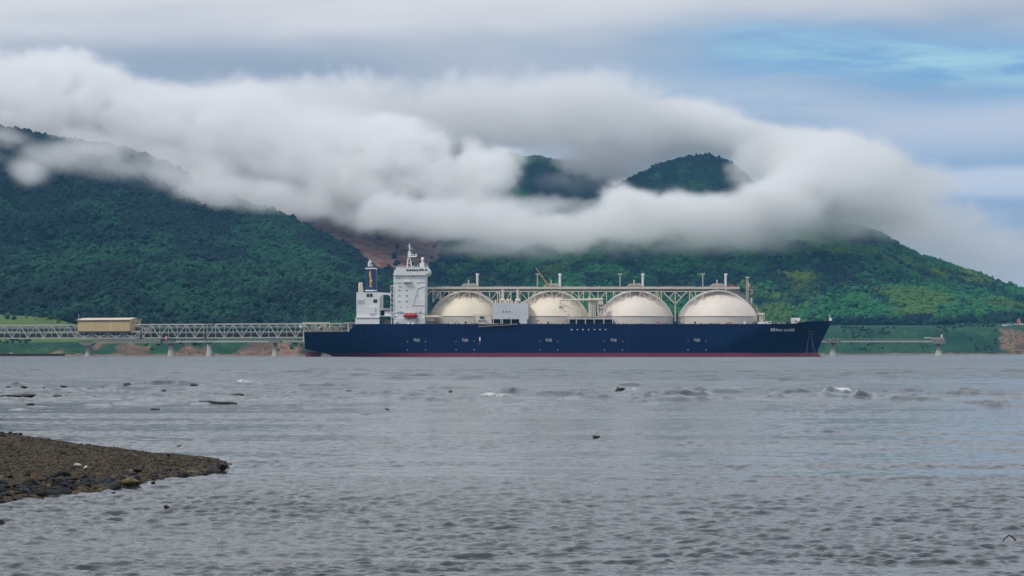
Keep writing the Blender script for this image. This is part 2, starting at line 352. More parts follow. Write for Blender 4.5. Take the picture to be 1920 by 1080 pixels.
def scatter(o, coll, nkinds, tilt=0.0, squash=False, inst_attrs=('tint', 'lime')):
    ng = bpy.data.node_groups.new('scatter', 'GeometryNodeTree')
    ng.interface.new_socket('Geometry', in_out='INPUT', socket_type='NodeSocketGeometry'); ng.interface.new_socket('Geometry', in_out='OUTPUT', socket_type='NodeSocketGeometry')
    n, l = ng.nodes, ng.links
    gi, go = n.new('NodeGroupInput'), n.new('NodeGroupOutput')
    m2p = n.new('GeometryNodeMeshToPoints'); l.new(gi.outputs[0], m2p.inputs['Mesh'])
    ci = n.new('GeometryNodeCollectionInfo'); ci.inputs['Collection'].default_value = coll; ci.inputs['Separate Children'].default_value = True; ci.inputs['Reset Children'].default_value = True
    iop = n.new('GeometryNodeInstanceOnPoints'); iop.inputs['Pick Instance'].default_value = True
    l.new(m2p.outputs[0], iop.inputs['Points']); l.new(ci.outputs[0], iop.inputs['Instance'])
    ri = n.new('FunctionNodeRandomValue'); ri.data_type = 'INT'
    [s for s in ri.inputs if s.name == 'Max' and s.type == 'INT'][0].default_value = nkinds - 1
    l.new([s for s in ri.outputs if s.type == 'INT'][0], iop.inputs['Instance Index'])
    rv = n.new('FunctionNodeRandomValue'); rv.data_type = 'FLOAT_VECTOR'
    vi = [s for s in rv.inputs if s.type == 'VECTOR']; vi[0].default_value = (-tilt, -tilt, 0); vi[1].default_value = (tilt, tilt, 6.283)
    rv.inputs['Seed'].default_value = 5
    l.new([s for s in rv.outputs if s.type == 'VECTOR'][0], iop.inputs['Rotation'])
    na = n.new('GeometryNodeInputNamedAttribute'); na.data_type = 'FLOAT'; na.inputs['Name'].default_value = 'size'
    rs = n.new('FunctionNodeRandomValue'); rs.data_type = 'FLOAT_VECTOR'; vi = [s for s in rs.inputs if s.type == 'VECTOR']
    vi[0].default_value = (.8, .8, .75) if not squash else (.7, .7, .45); vi[1].default_value = (1.15, 1.15, 1.15) if not squash else (1.3, 1.2, .9); rs.inputs['Seed'].default_value = 9
    vm = n.new('ShaderNodeVectorMath'); vm.operation = 'SCALE'; l.new([s for s in rs.outputs if s.type == 'VECTOR'][0], vm.inputs[0]); l.new([s for s in na.outputs if s.type == 'VALUE'][0], vm.inputs['Scale'])
    l.new(vm.outputs[0], iop.inputs['Scale']); l.new(iop.outputs[0], go.inputs[0])
    md = o.modifiers.new('scatter', 'NODES'); md.node_group = ng
scatter(forest, tcol, 5, .08)
# shrubs on the open shore slopes
bp_ = rng.uniform(-60, 1990, 60000); bY_ = 1850 + (3260 - 1850) * rng.random(60000); bz_, bi_ = height(bp_, bY_)
bx_ = (bp_ - 960) * bY_ / FOC; bd_ = fbm(bx_ / 26, bY_ / 40, seed=83, oct=4)
okb = (bi_ < 2) & (bY_ > I(bp_, SHORE) + 14) & (bz_ > 3) & (rng.random(60000) < sstep(.54, .74, bd_) * .6) & ((bp_ < 640) | ((bp_ > 1500) & (bp_ < 1868)))
me = np_mesh('shrubs', np.stack([bx_[okb], bY_[okb], bz_[okb] - .9], -1)); fattr(me, 'size', rng.uniform(1.6, 4.2, okb.sum())); fattr(me, 'tint', np.clip(rng.normal(.42, .2, okb.sum()), 0, 1)); fattr(me, 'lime', np.clip(rng.normal(0, .1, okb.sum()), 0, .5))
scatter(tag(link('shrubs', me), kind='stuff'), tcol, 4, .1); print('shrubs', okb.sum())
# ------------------------------------------------------------------ mesh builder for made things
class MB:
    """collects boxes, bars and tubes given in world metres; build() links them as one mesh under its thing"""
    def __init__(s): s.v = []; s.f = []; s.sm = []
    def add(s, v, f, sm=False):
        o = len(s.v); s.v += [tuple(p) for p in v]; s.f += [tuple(i + o for i in q) for q in f]; s.sm += [sm] * len(f); return s
    def box(s, x0, x1, y0, y1, z0, z1, tp=0.0):
        v = [(x0, y0, z0), (x1, y0, z0), (x1, y1, z0), (x0, y1, z0), (x0 + tp, y0 + tp, z1), (x1 - tp, y0 + tp, z1), (x1 - tp, y1 - tp, z1), (x0 + tp, y1 - tp, z1)]
        return s.add(v, [(3, 2, 1, 0), (4, 5, 6, 7), (0, 1, 5, 4), (1, 2, 6, 5), (2, 3, 7, 6), (3, 0, 4, 7)])
    def bar(s, a, b, w_, h_=None):
        a, b = Vector(a), Vector(b); d = (b - a).normalized(); h_ = h_ or w_
        up = Vector((0, 0, 1)) if abs(d.z) < .9 else Vector((0, 1, 0)); sx_ = d.cross(up).normalized(); sy_ = sx_.cross(d)
        v = [p + sx_ * i * w_ / 2 + sy_ * j * h_ / 2 for p in (a, b) for i, j in ((-1, -1), (1, -1), (1, 1), (-1, 1))]
        return s.add(v, [(3, 2, 1, 0), (4, 5, 6, 7), (0, 1, 5, 4), (1, 2, 6, 5), (2, 3, 7, 6), (3, 0, 4, 7)])
    def tube(s, pts, r, n=8, r2=None, cap=True):
        pts = [Vector(p) for p in pts]; V = []; F = []; m_ = len(pts)
        for i, p in enumerate(pts):
            d = (pts[min(i + 1, m_ - 1)] - pts[max(i - 1, 0)]).normalized()
            up = Vector((0, 1, 0)) if abs(d.y) < .9 else Vector((0, 0, 1)); a = d.cross(up).normalized(); b = d.cross(a)
            rr = r if r2 is None else r + (r2 - r) * i / (m_ - 1)
            if isinstance(r, (list, tuple)): rr = r[i]
            V += [p + a * rr * math.cos(t * 2 * math.pi / n) + b * rr * math.sin(t * 2 * math.pi / n) for t in range(n)]
        for i in range(m_ - 1):
            F += [(i * n + t, i * n + (t + 1) % n, (i + 1) * n + (t + 1) % n, (i + 1) * n + t) for t in range(n)]
        s.add(V, F, True)
        if cap: s.add(V[:n], [tuple(range(n))[::-1]]); s.add(V[-n:], [tuple(range(n))])
        return s
    def prism(s, poly, y0, y1):
        """outline in (x, z), extruded from y0 to y1"""
        n = len(poly); v = [(x, y0, z) for x, z in poly] + [(x, y1, z) for x, z in poly]
        return s.add(v, [tuple(range(n)), tuple(range(2 * n - 1, n - 1, -1))] + [(i, i + n, (i + 1) % n + n, (i + 1) % n) for i in range(n)])
    def lathe(s, c, prof, n=32, a0=0, a1=2 * math.pi):
        """profile of (radius, z) turned about the vertical through c"""
        V = [(c[0] + r * math.cos(t * 2 * math.pi / n), c[1] + r * math.sin(t * 2 * math.pi / n), z) for r, z in prof for t in range(n)]
        F = [(i * n + t, i * n + (t + 1) % n, (i + 1) * n + (t + 1) % n, (i + 1) * n + t) for i in range(len(prof) - 1) for t in range(n)]
        return s.add(V, F, True)
    def build(s, name, material, parent=None, loc=None):
        base = Vector(loc) if loc is not None else (parent['_w'] if parent and '_w' in parent else Vector((0, 0, 0)))
        base = Vector(base)
        me_ = bpy.data.meshes.new(name); me_.from_pydata([(p[0] - base.x, p[1] - base.y, p[2] - base.z) for p in s.v], [], s.f)
        me_.polygons.foreach_set('use_smooth', s.sm); me_.materials.append(material); me_.update()
        o = link(name, me_, None, parent)
        if parent and '_w' in parent: o['_w'] = parent['_w']; o.location = base - Vector(parent['_w'])
        elif loc is not None: o.location = base
        return o
def root(name, loc, label, cat, group=None):
    o = empty(name, loc); o['_w'] = [float(c) for c in loc]; return tag(o, label, cat, group)

# ------------------------------------------------------------------ paints
def weathered(col, rough=.5, dirt=(.20, .13, .08), amt=.25, sc1=.25, streak=True):
    def f(n, b):
        g = n.new('ShaderNodeNewGeometry').outputs['Position']
        v = n.noise(n.vscale(g, (sc1 * 3, sc1 * 3, sc1 * .5) if streak else (sc1,) * 3), 1.0, 6, .7)
        u = n.noise(n.vscale(g, (.09, .09, .12)), 1.0, 4, .6)
        c = n.mix(n.ramp(u, .3, .7), col, tuple(x * .86 for x in col)); c = n.mix(n.m('MULTIPLY', n.ramp(v, .52, .78), amt), c, dirt)
        n.set(b.inputs['Base Color'], c)
    return dict(col=col, rough=rough, build=f)
M = {}
M['white'] = mat('white_paint', **weathered((.76, .77, .77), .5, (.25, .19, .14), .30))
M['white2'] = mat('grey_white_paint', **weathered((.60, .63, .67), .5, (.30, .22, .18), .25))
M['cream_steel'] = mat('cream_steel', **weathered((.66, .58, .48), .6, (.20, .12, .08), .5, .5))
M['pipe'] = mat('pipe_paint', **weathered((.52, .47, .41), .6, (.14, .09, .07), .6, .5))
M['clutter'] = mat('deck_gear_paint', **weathered((.34, .29, .25), .7, (.10, .05, .04), .7, .8))
M['dark'] = mat('dark_steel', (.03, .034, .04), .6)
M['glass'] = mat('dark_glass', (.012, .016, .022), .15)
M['navy'] = mat('navy_funnel', **weathered((.003, .035, .12), .5, (.02, .03, .05), .4))
M['yellow'] = mat('yellow_paint', (.62, .36, .03), .5)
M['crane_yellow'] = mat('weathered_yellow', **weathered((.40, .24, .07), .6, (.18, .10, .05), .6, .8))
M['red'] = mat('red_paint', **weathered((.50, .03, .03), .4, (.25, .02, .02), .3))
M['letter'] = mat('white_lettering', (.80, .80, .80), .5)
M['green'] = mat('green_cover', (.02, .10, .06), .7)
M['steel'] = mat('galvanised_truss', **weathered((.38, .39, .37), .6, (.20, .16, .12), .45, .6))
M['concrete'] = mat('concrete', **weathered((.42, .41, .38), .85, (.16, .15, .13), .6, .5))
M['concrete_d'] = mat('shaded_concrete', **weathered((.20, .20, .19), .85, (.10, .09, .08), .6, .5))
M['ochre'] = mat('ochre_cladding', **weathered((.52, .40, .21), .55, (.34, .24, .12), .3, .3))
M['roof'] = mat('roof_sheet', **weathered((.62, .50, .34), .5, (.3, .2, .12), .3))
M['brown'] = mat('brown_fascia', (.14, .05, .03), .6)
M['pipegreen'] = mat('insulated_pipe', **weathered((.075, .105, .10), .6, (.04, .05, .04), .5, .4))
M['rust'] = mat('rusty_steel', **weathered((.10, .045, .035), .8, (.03, .02, .02), .7, .6))

def hull_m(n, b):
    g = n.new('ShaderNodeNewGeometry').outputs['Position']
    v = n.noise(n.vscale(g, (.9, .1, .05)), 1.0, 6, .65); u = n.noise(n.vscale(g, (.02, .02, .14)), 1.0, 3, .5); s_ = n.noise(n.vscale(g, (.25, .1, 1.2)), 1.0, 5, .6)
    c = n.mix(n.ramp(u, .3, .7), (.0008, .0085, .048), (.0014, .013, .066)); c = n.mix(n.m('MULTIPLY', n.ramp(v, .45, .75), .5), c, (.010, .028, .085))
    c = n.mix(n.m('MULTIPLY', n.ramp(s_, .6, .8), .18), c, (.05, .06, .09))
    n.set(b.inputs['Base Color'], c); b.inputs['Roughness'].default_value = .42; b.inputs['Specular IOR Level'].default_value = .12
    sx_ = n.new('ShaderNodeSeparateXYZ'); n.set(sx_.inputs[0], g)
    fr = n.m('SINE', n.m('MULTIPLY', sx_.outputs[0], 1.9)); pl = n.m('ADD', n.m('MULTIPLY', fr, .25), n.noise(n.vscale(g, (.25, .2, .3)), 1.0, 3, .5))
    bp = n.new('ShaderNodeBump', Strength=.35, Distance=.12); n.set(bp.inputs['Height'], pl); n.set(b.inputs['Normal'], bp)
M['hull'] = mat('navy_hull_paint', build=hull_m)
def boot_m(n, b):
    g = n.new('ShaderNodeNewGeometry').outputs['Position']
    v = n.noise(n.vscale(g, (.3, .1, .9)), 1.0, 6, .65)
    c = n.mix(n.ramp(v, .35, .7), (.23, .012, .045), (.14, .012, .035)); n.set(b.inputs['Base Color'], c); b.inputs['Roughness'].default_value = .6
M['boot'] = mat('red_bottom_paint', build=boot_m)
def dome_m(col, st=.6):
    def f(n, b):
        tc_ = n.new('ShaderNodeTexCoord').outputs['Object']; s_ = n.new('ShaderNodeSeparateXYZ'); n.set(s_.inputs[0], tc_)
        a = n.m('ARCTAN2', s_.outputs[1], s_.outputs[0]); cv_ = n.new('ShaderNodeCombineXYZ'); n.set(cv_.inputs[0], n.m('MULTIPLY', a, 14.0)); n.set(cv_.inputs[1], n.m('MULTIPLY', s_.outputs[2], .10))
        run = n.noise(cv_.outputs[0], 1.0, 5, .65)             # rust runs, with the walkway's cast shadow put into the same brown
        hi = n.ramp(s_.outputs[2], 10.5, 17.0)
        u = n.noise(n.vscale(tc_, (.06, .06, .10)), 1.0, 4, .6); v = n.noise(n.vscale(tc_, (.5, .5, .3)), 1.0, 5, .7)
        c = n.mix(n.ramp(u, .3, .7), col, tuple(x * .88 for x in col))
        c = n.mix(n.m('MULTIPLY', n.m('MULTIPLY', n.ramp(run, .42, .70), hi), st), c, (.24, .15, .10))
        c = n.mix(n.m('MULTIPLY', n.ramp(v, .55, .8), .14), c, (.28, .20, .15))
        n.set(b.inputs['Base Color'], c); b.inputs['Roughness'].default_value = .6
        bp = n.new('ShaderNodeBump', Strength=.12, Distance=.2); n.set(bp.inputs['Height'], u); n.set(b.inputs['Normal'], bp)
    return f
M['dome_warm'] = mat('cream_cover', build=dome_m((.78, .69, .54))); M['dome_pink'] = mat('pale_pink_cream_cover', build=dome_m((.76, .68, .60), .3))
M['skirt'] = mat('cover_skirt', **weathered((.68, .62, .55), .6, (.26, .20, .16), .35, .4))

# ------------------------------------------------------------------ the gas carrier
SY = 1500.0; SC = 1524.5
def P(px, py, Y=SY): return Vector(px2w(px, py, Y))
def xz(px, py, Y=SY): p = P(px, py, Y); return p.x, p.z
def rect(mb, p0, p1, q0, q1, Y0, Y1, tp=0):
    """a box whose near face is the pixel rectangle p0..p1, q0..q1 at distance Y0"""
    a, b = P(p0, q1, Y0), P(p1, q0, Y0); return mb.box(a.x, b.x, Y0, Y1, a.z, b.z, tp)
ship = root('gas_carrier', (0.0, SC, 0.0), 'long navy blue gas carrier ship with four cream domed tanks lying at the jetty', 'ship')

X0 = P(568, 600).x
def zt(x): return np.interp(x, [P(a, 0).x for a in (568, 651, 655, 660, 664, 668, 1488, 1496, 1507, 1561)], [P(0, b).z for b in (622, 622, 620.5, 616, 610.5, 607.4, 607.4, 606, 602.6, 601.2)])
def zb(x): return np.interp(x, [P(a, 0).x for a in (568, 587, 604, 612, 620, 628)], [P(0, b).z for b in (654.4, 658.8, 661.5, 664, 668, 676)])
STEM = [(1541, 672), (1541, 668), (1536, 665), (1533, 662.5), (1534, 655), (1540, 641.7), (1550, 622), (1561, 601.2)]
def xstem(z): return np.interp(z, [P(0, b, 1524.5).z for a, b in STEM], [P(a, 0, 1524.5).x for a, b in STEM])
def half(x, z):
    h = np.clip(z / 18.0, 0, 1)
    tb = np.clip((xstem(z) - x) / (66 - 30 * h ** 1.5), 0, 1); bow = np.sin(np.pi / 2 * tb) ** (1.0 - .25 * h)
    ts = np.clip((x - X0) / (62 - 20 * h), 0, 1); st = (.02 + .70 * h ** .5) + (.98 - .70 * h ** .5) * (ts * ts * (3 - 2 * ts))
    return 24.5 * bow * st
us = np.concatenate([np.linspace(0, .14, 26), np.linspace(.15, .80, 14), np.linspace(.815, 1, 40)])
def hull_side(z_lo, z_hi, nv):
    V = []; n = len(us)
    for v_ in np.linspace(0, 1, nv):
        row = []
        for u in us:
            x = X0 + u * (xstem(17.5) - X0)
            lo = max(z_lo, zb(x)) if z_lo is not None else zb(x); hi = z_hi if z_hi is not None else zt(x)
            z = lo + (max(hi, lo) - lo) * v_; xx = X0 + u * (xstem(z) - X0); row.append((xx, half(xx, z) if u < 1 else 0.0, z))
        V.append(row)
    A = np.array(V); near = A.copy(); near[..., 1] = SC - A[..., 1]; far = A.copy(); far[..., 1] = SC + A[..., 1]
    return near, far
ZB = P(0, 661.8).z
for nm, lo, hi, mt in (('hull', ZB, None, 'hull'), ('boot_topping', -1.2, ZB, 'boot')):
    near, far = hull_side(lo, hi, 12 if nm == 'hull' else 4); nr, nc = near.shape[:2]; mb = MB()
    mb.add(near.reshape(-1, 3), [tuple(q) for q in grid_faces(nr, nc)], True); mb.add(far.reshape(-1, 3), [tuple(q[::-1]) for q in grid_faces(nr, nc)], True)
    tr_ = np.stack([near[:, 0], far[:, 0]], 1).reshape(-1, 3)
    mb.add(tr_, [(2 * i, 2 * i + 2, 2 * i + 3, 2 * i + 1) for i in range(nr - 1)])
    if nm == 'hull':
        dk = np.stack([near[-1], far[-1]], 0).copy(); dk[..., 2] -= .5; mb.add(dk.reshape(-1, 3), [(i, i + 1, nc + i + 1, nc + i) for i in range(nc - 1)])
        bt = np.stack([near[0], far[0]], 0); mb.add(bt.reshape(-1, 3), [(i, nc + i, nc + i + 1, i + 1) for i in range(26)])
        hull = mb.build(nm, M[mt], ship)
    else: boot = mb.build(nm, M[mt], hull)
mb = MB(); mb.prism([xz(*p) for p in ((574, 660.3, SC), (590, 660, SC), (604.5, 659, SC), (603, 663, SC), (600, 672, SC), (574, 672, SC))], SC - .9, SC + .9); mb.build('rudder', M['boot'], ship)

def side_y(px, py):
    """distance of the hull's near side at a pixel"""
    Y = SY
    for _ in range(4):
        p = P(px, py, Y); Y = SC - float(half(p.x, max(p.z, .2)))
    return Y
def text_mesh(txt, size, shear=0.0, name='lettering'):
    cu = bpy.data.curves.new(name, 'FONT'); cu.body = txt; cu.size = size; cu.extrude = .03; cu.shear = shear; cu.offset = .004; cu.space_character = 1.16; cu.align_x = 'CENTER'; cu.align_y = 'CENTER'; cu.resolution_u = 3
    o = bpy.data.objects.new(name, cu); COL.objects.link(o); bpy.context.view_layer.update()
    m_ = bpy.data.meshes.new_from_object(o.evaluated_get(bpy.context.evaluated_depsgraph_get())); bpy.data.objects.remove(o); m_.name = name; return m_
def letters(txt, px, py, size, parent, wpx=None, shear=0, mt='letter', Y=None, push=.12):
    m_ = text_mesh(txt, size, shear); m_.materials.clear(); m_.materials.append(M[mt])
    Yc = side_y(px, py) if Y is None else Y
    a = Vector((0, 0, 0)) if Y is not None else (P(px + 12, py, side_y(px + 12, py)) - P(px - 12, py, side_y(px - 12, py))).normalized()
    o = link('lettering', m_, None, parent); rz = math.atan2(a.y, a.x) if Y is None else 0
    p = P(px, py, Yc - push); o.location = p - Vector(ship['_w']); o.rotation_euler = (math.radians(90), 0, rz)
    if wpx: w0 = max(v.co.x for v in m_.vertices) - min(v.co.x for v in m_.vertices); o.scale = (wpx * Yc / FOC / w0, 1, 1)
    return o
letters('GRAND ELENA', 1467, 618.6, 2.4, hull, 50, .25, push=.35)
tugm = None
for px in (781, 872, 1028.7, 1150.3, 1307):
    letters('TUG', px, 638, 2.1, hull, 11)
    for sx_, sy_ in ((-17, 640), (17, 640), (-17, 655.5), (17, 655.5)):
        mb = MB(); rect(mb, px + sx_ - .9, px + sx_ + .9, sy_ - .45, sy_ + .1, SY - .10, SY + .1)
        if sy_ > 650 or px < 800: rect(mb, px + sx_ - .25, px + sx_ + .25, sy_ - .4, sy_ + 1.6, SY - .10, SY + .1)
        mb.build('tug_push_mark', M['letter'], hull)
dot = None
for i in range(7):
    mb = MB(); c_ = P(1072 + 10.6 * i, 618); mb.tube([(c_.x, SY - .12, c_.z), (c_.x, SY + .1, c_.z)], .34, 10)
    if i == 0: rect(mb, 1069.5, 1071.5, 617.8, 618.3, SY - .1, SY + .1)
    mb.build('manifold_mark', M['letter'], hull)
mb = MB(); rect(mb, 898.6, 900.9, 632, 639.3, SY - .12, SY + .1); mb.build('load_line_mark', M['letter'], hull)
mb = MB(); rect(mb, 898.8, 900.7, 639.6, 646.5, SY - .12, SY + .1); mb.build('load_line_mark', mat('dull_red_mark', (.22, .03, .06), .5), hull)
# anchor in its pocket, with the two salt-white wash streaks under it
def hp(px, py, out=.25): return P(px, py, side_y(px, py) - out)
mb = MB(); mb.bar(hp(1520, 621, .6), hp(1521, 627, .6), .6); mb.tube([hp(1516, 623.2, .7), hp(1518, 626, .8), hp(1521, 627.2, .8), hp(1524, 625.8, .8), hp(1526, 623, .7)], .42, 6)
mb.bar(hp(1515, 621, .4), hp(1526, 621.4, .4), .5); mb.build('anchor', M['dark'], hull)
def streak_m(n, b):
    g = n.new('ShaderNodeNewGeometry').outputs['Position']; v = n.noise(n.vscale(g, (3, 3, .35)), 1.0, 5, .7)
    b.inputs['Base Color'].default_value = (.40, .45, .52, 1); b.inputs['Roughness'].default_value = .7; n.set(b.inputs['Alpha'], n.ramp(v, .38, .68, 0, .62))
M['salt'] = mat('salt_wash', build=streak_m)
for pts, wd in ((((1517, 628), (1515.5, 637), (1513.5, 650), (1512, 663)), 1.3), (((1521.5, 627), (1523, 637), (1524.5, 650), (1527.5, 663)), 1.5)):
    mb = MB(); V = []
    for i in range(14):
        t = i / 13 * (len(pts) - 1); j = min(int(t), len(pts) - 2); u = t - j; a = pts[j][0] + (pts[j + 1][0] - pts[j][0]) * u; b_ = pts[j][1] + (pts[j + 1][1] - pts[j][1]) * u
        V += [hp(a - wd * (.6 + t * .3), b_, .06), hp(a + wd * (.6 + t * .3), b_, .06)]
    mb.add(V, [(2 * i, 2 * i + 1, 2 * i + 3, 2 * i + 2) for i in range(13)]); mb.build('wash_streak', M['salt'], hull)

# domed tank covers
TANKS = [(873.5, 68.5, 544.6, 'dome_warm'), (1035.5, 69, 544.2, 'dome_warm'), (1192, 70.5, 544.0, 'dome_pink'), (1345.5, 74.5, 543.7, 'dome_pink')]
tank_geo = []
for px, hw, pt, mt in TANKS:
    cx = P(px, 600, SC).x; a = hw * SC / FOC; z0 = P(0, 593.2, SC - a * .2).z; z1 = P(0, pt, SC).z; h = z1 - z0; Rr = (a * a + h * h) / (2 * h); zc = z1 - Rr
    tank_geo.append((cx, a, z0, z1, Rr, zc)); prof = []
    th0 = math.asin(min(1, a / Rr))
    for i in range(25): th = th0 * (1 - i / 24); prof.append((max(.01, Rr * math.sin(th)), zc + Rr * math.cos(th)))
    base = (cx, SC, P(0, 607, SC).z - 1.5); mb = MB(); mb.lathe((cx, SC), [(r, z) for r, z in prof], 72)
    t = mb.build('tank_cover', M[mt], ship, loc=base); t['_w'] = list(base)
    mb = MB(); mb.lathe((cx, SC), [(a * .985, base[2]), (a * .992, z0 - .15)], 72); mb.lathe((cx, SC), [(a * .992, z0 - .15), (a + .12, z0 - .15), (a + .12, z0 + .1), (a * .99, z0 + .1)], 72); mb.build('cover_skirt', M['skirt'], t)
def dome_z(x, Y):
    best = P(0, 606, SC).z
    for cx, a, z0, z1, Rr, zc in tank_geo:
        d = math.hypot(x - cx, Y - SC)
        if d < a: best = max(best, zc + math.sqrt(max(Rr * Rr - d * d, 0)))
    return best

# walkway and pipe bridge over the tanks: two lattice sides, legs that stand on the covers and on the deck
WY0, WY1 = SC - 13.0, SC - 7.0
walk = MB()
walk.bar(P(800, 540.2, WY0), P(1387, 540.2, WY0), .5, .95); walk.bar(P(806, 540.2, WY1), P(1380, 540.2, WY1), .5, .95)
a_, b_ = P(800, 540.5, WY0), P(1387, 540.5, WY0); walk.box(a_.x, b_.x, WY0 + .3, WY1 - .3, a_.z - .2, a_.z)
walkway = walk.build('walkway_deck', M['cream_steel'], ship)
mb = MB(); mb.bar(P(806, 546.6, WY0), P(1336, 546.6, WY0), .38); mb.build('lower_chord', M['cream_steel'], walkway)
mb = MB(); mb.bar(P(806, 546.6, WY1), P(1330, 546.6, WY1), .38); mb.build('lower_chord', M['cream_steel'], walkway)
for k_, (yy, r_, c0, c1) in enumerate(((538.4, .32, 820, 1380), (539.0, .2, 808, 1386), (543.4, .24, 830, 1330), (544.6, .16, 812, 1330))):
    mb = MB(); mb.tube([P(c0, yy, SC - 10.5 + k_), P(c1, yy, SC - 10.5 + k_)], r_, 6); mb.build('pipe', M['pipe' if k_ != 2 else 'clutter'], walkway)
mb = MB()
for px in np.arange(802, 1388, 4.2):
    mb.bar(P(px, 541, WY0), P(px, 537.6, WY0), .09); mb.bar(P(px, 541, WY0), P(px, 546.6, WY0), .16)
mb.bar(P(800, 537.6, WY0), P(1387, 537.6, WY0), .13); mb.bar(P(800, 539.2, WY0), P(1387, 539.2, WY0), .09); tag(mb.build('railing', M['clutter'], walkway), kind='stuff')
rr = random.Random(4)
post_px = [812, 826, 842, 860, 880, 900, 918, 933, 944, 958, 975, 991, 1003, 1018, 1035, 1054, 1072, 1085, 1094, 1106, 1121, 1137, 1150, 1164, 1182, 1200, 1218, 1232, 1240, 1293, 1304, 1318]
for Yw in (WY0, WY1):
    for px in post_px:
        top = P(px, 546.6, Yw); zz = dome_z(top.x, Yw); zz = max(zz, P(0, 566 if zz < P(0, 575, Yw).z else 700, Yw).z)
        mb = MB(); mb.bar(top, (top.x, Yw, zz - .2), .46); mb.build('leg', M['cream_steel'], walkway)
for px, px2 in ((826, 812), (860, 842), (880, 860), (900, 918), (933, 918), (933, 948), (958, 948), (975, 991), (1003, 991), (1018, 1035), (1054, 1035), (1072, 1094), (1094, 1080), (1106, 1121), (1137, 1121), (1150, 1164), (1182, 1164), (1200, 1218), (1232, 1218), (1232, 1240), (1293, 1304)):
    t_, = (P(px, 546.6, WY0),); q_ = P(px2, 600, WY0); zz = max(dome_z(q_.x, WY0), t_.z - 5.4)
    mb = MB(); mb.bar(t_, (q_.x, WY0, zz), .36); mb.build('brace', M['cream_steel'], walkway)
for Yw in (WY0, WY1):   # the Y-shaped trestle between the third and fourth tank
    for (a, b) in (((1266, 546), (1266, 606)), ((1266, 570), (1244.5, 548.5)), ((1266, 570), (1288, 547)), ((1255, 559), (1264, 548)), ((1277, 558), (1268, 548))):
        mb = MB(); mb.bar(P(*a, Yw), P(*b, Yw), .55 if a[1] != 559 and a[1] != 558 else .4); mb.build('leg' if a == (1266, 546) else 'brace', M['cream_steel'], walkway)
for (a, b) in (((801, 545), (807, 537)), ((808, 546), (797.5, 558)), ((797, 541), (812, 541)), ((812, 538), (812, 550)), ((812, 548), (826, 563)), ((818, 548), (827, 560)), ((836, 546), (825, 563)), ((797, 549), (807, 549))):
    mb = MB(); mb.bar(P(*a, WY0), P(*b, WY0), .3); mb.build('brace', M['cream_steel'], walkway)
for px in (1013, 1108, 1236, 1308): mb = MB(); rect(mb, px - 3, px + 3, 535.6, 537.2, WY0 + .5, WY0 + 2.2); mb.build('equipment_box', M['dark'], walkway)
# clutter along the walkway top
mb = MB()
for px in np.arange(826, 1385, 2.1):
    if rr.random() < .42: c_ = P(px, 537.5, SC - 10 + rr.uniform(-2.5, 2.5)); mb.box(c_.x, c_.x + rr.uniform(.2, .9), c_.y, c_.y + .6, c_.z - 1, c_.z + rr.uniform(-.4, .45))
for px in (921, 930, 938, 957, 982, 1062, 1095, 1148, 1190, 1239, 1300): mb.bar(P(px, 541, SC - 9), P(px, 532.5 + rr.uniform(0, 3), SC - 9), .18)
tag(mb.build('valve_gear', M['clutter'], walkway), kind='stuff')
# tank-top equipment: white vent mast, slim mast, pipe crown, grey lamp post
for i, (px, *_) in enumerate(TANKS):
    mx_ = (895.2, 1050, 1205.4, 1360.8)[i]; Yv = SC - 3
    mb = MB(); mb.tube([P(mx_, 546, Yv), P(mx_, 516, Yv)], .55, 10); mb.tube([P(mx_, 516.5, Yv), P(mx_, 512.6, Yv)], [.95, .8], 10); mb.box(P(mx_ - 2, 0, Yv).x, P(mx_, 0, Yv).x, Yv - .2, Yv + .2, P(0, 516.5, Yv).z, P(0, 514, Yv).z)
    mb.bar(P(mx_ - 2.2, 541, Yv), P(mx_ - 2.2, 514.5, Yv), .16); vm_ = mb.build('vent_mast', M['white'], ship)
    mb = MB(); sm_ = mx_ - 16.6; mb.tube([P(sm_, 546, Yv), P(sm_, 525.5, Yv)], .34, 6); mb.tube([P(sm_, 526, Yv), P(sm_, 524.5, Yv)], .2, 6); mb.build('slim_mast', M['cream_steel'], vm_)
    mb = MB()
    for j in range(26):
        c_ = P(sm_ - 9 + rr.random() * 24, 538, Yv - rr.uniform(0, 3)); h_ = rr.uniform(.3, 1.9); mb.bar(c_, (c_.x + rr.uniform(-.6, .6), c_.y, c_.z + h_), rr.uniform(.12, .35))
    for q_, (a, b) in enumerate((((-10, 535.4), (15, 534.6)), ((-9, 533), (12, 532.6)), ((-13, 537), (-7, 532.6)))): mb.tube([P(sm_ + a[0], a[1], Yv - 2), P(sm_ + b[0], b[1], Yv - 2)], .28, 6)
    mb.lathe((P(mx_ - 7, 0, Yv).x, Yv - 1), [(.9, P(0, 538, Yv).z), (.9, P(0, 533.5, Yv).z), (.1, P(0, 532.4, Yv).z)], 10)
    tag(mb.build('pipe_crown', M['pipe'], vm_), kind='stuff')
for px in (1007.8, 1162.6, 1317.7):
    mb = MB(); Yv = SC - 11; mb.tube([P(px, 546, Yv), P(px, 515, Yv)], .30, 8); mb.build('lamp_post', M['pipe'], ship)
    mb = MB(); mb.box(P(px - 3.6, 0, Yv).x, P(px + 3.6, 0, Yv).x, Yv - .6, Yv + .6, P(0, 515.3, Yv).z, P(0, 513.8, Yv).z); [mb.box(P(px + q_ - .7, 0, Yv).x, P(px + q_ + .7, 0, Yv).x, Yv - .8, Yv, P(0, 513.8, Yv).z, P(0, 512.6, Yv).z) for q_ in (-3, 0, 3)]; mb.build('lamp_head', M['cream_steel'], ship)
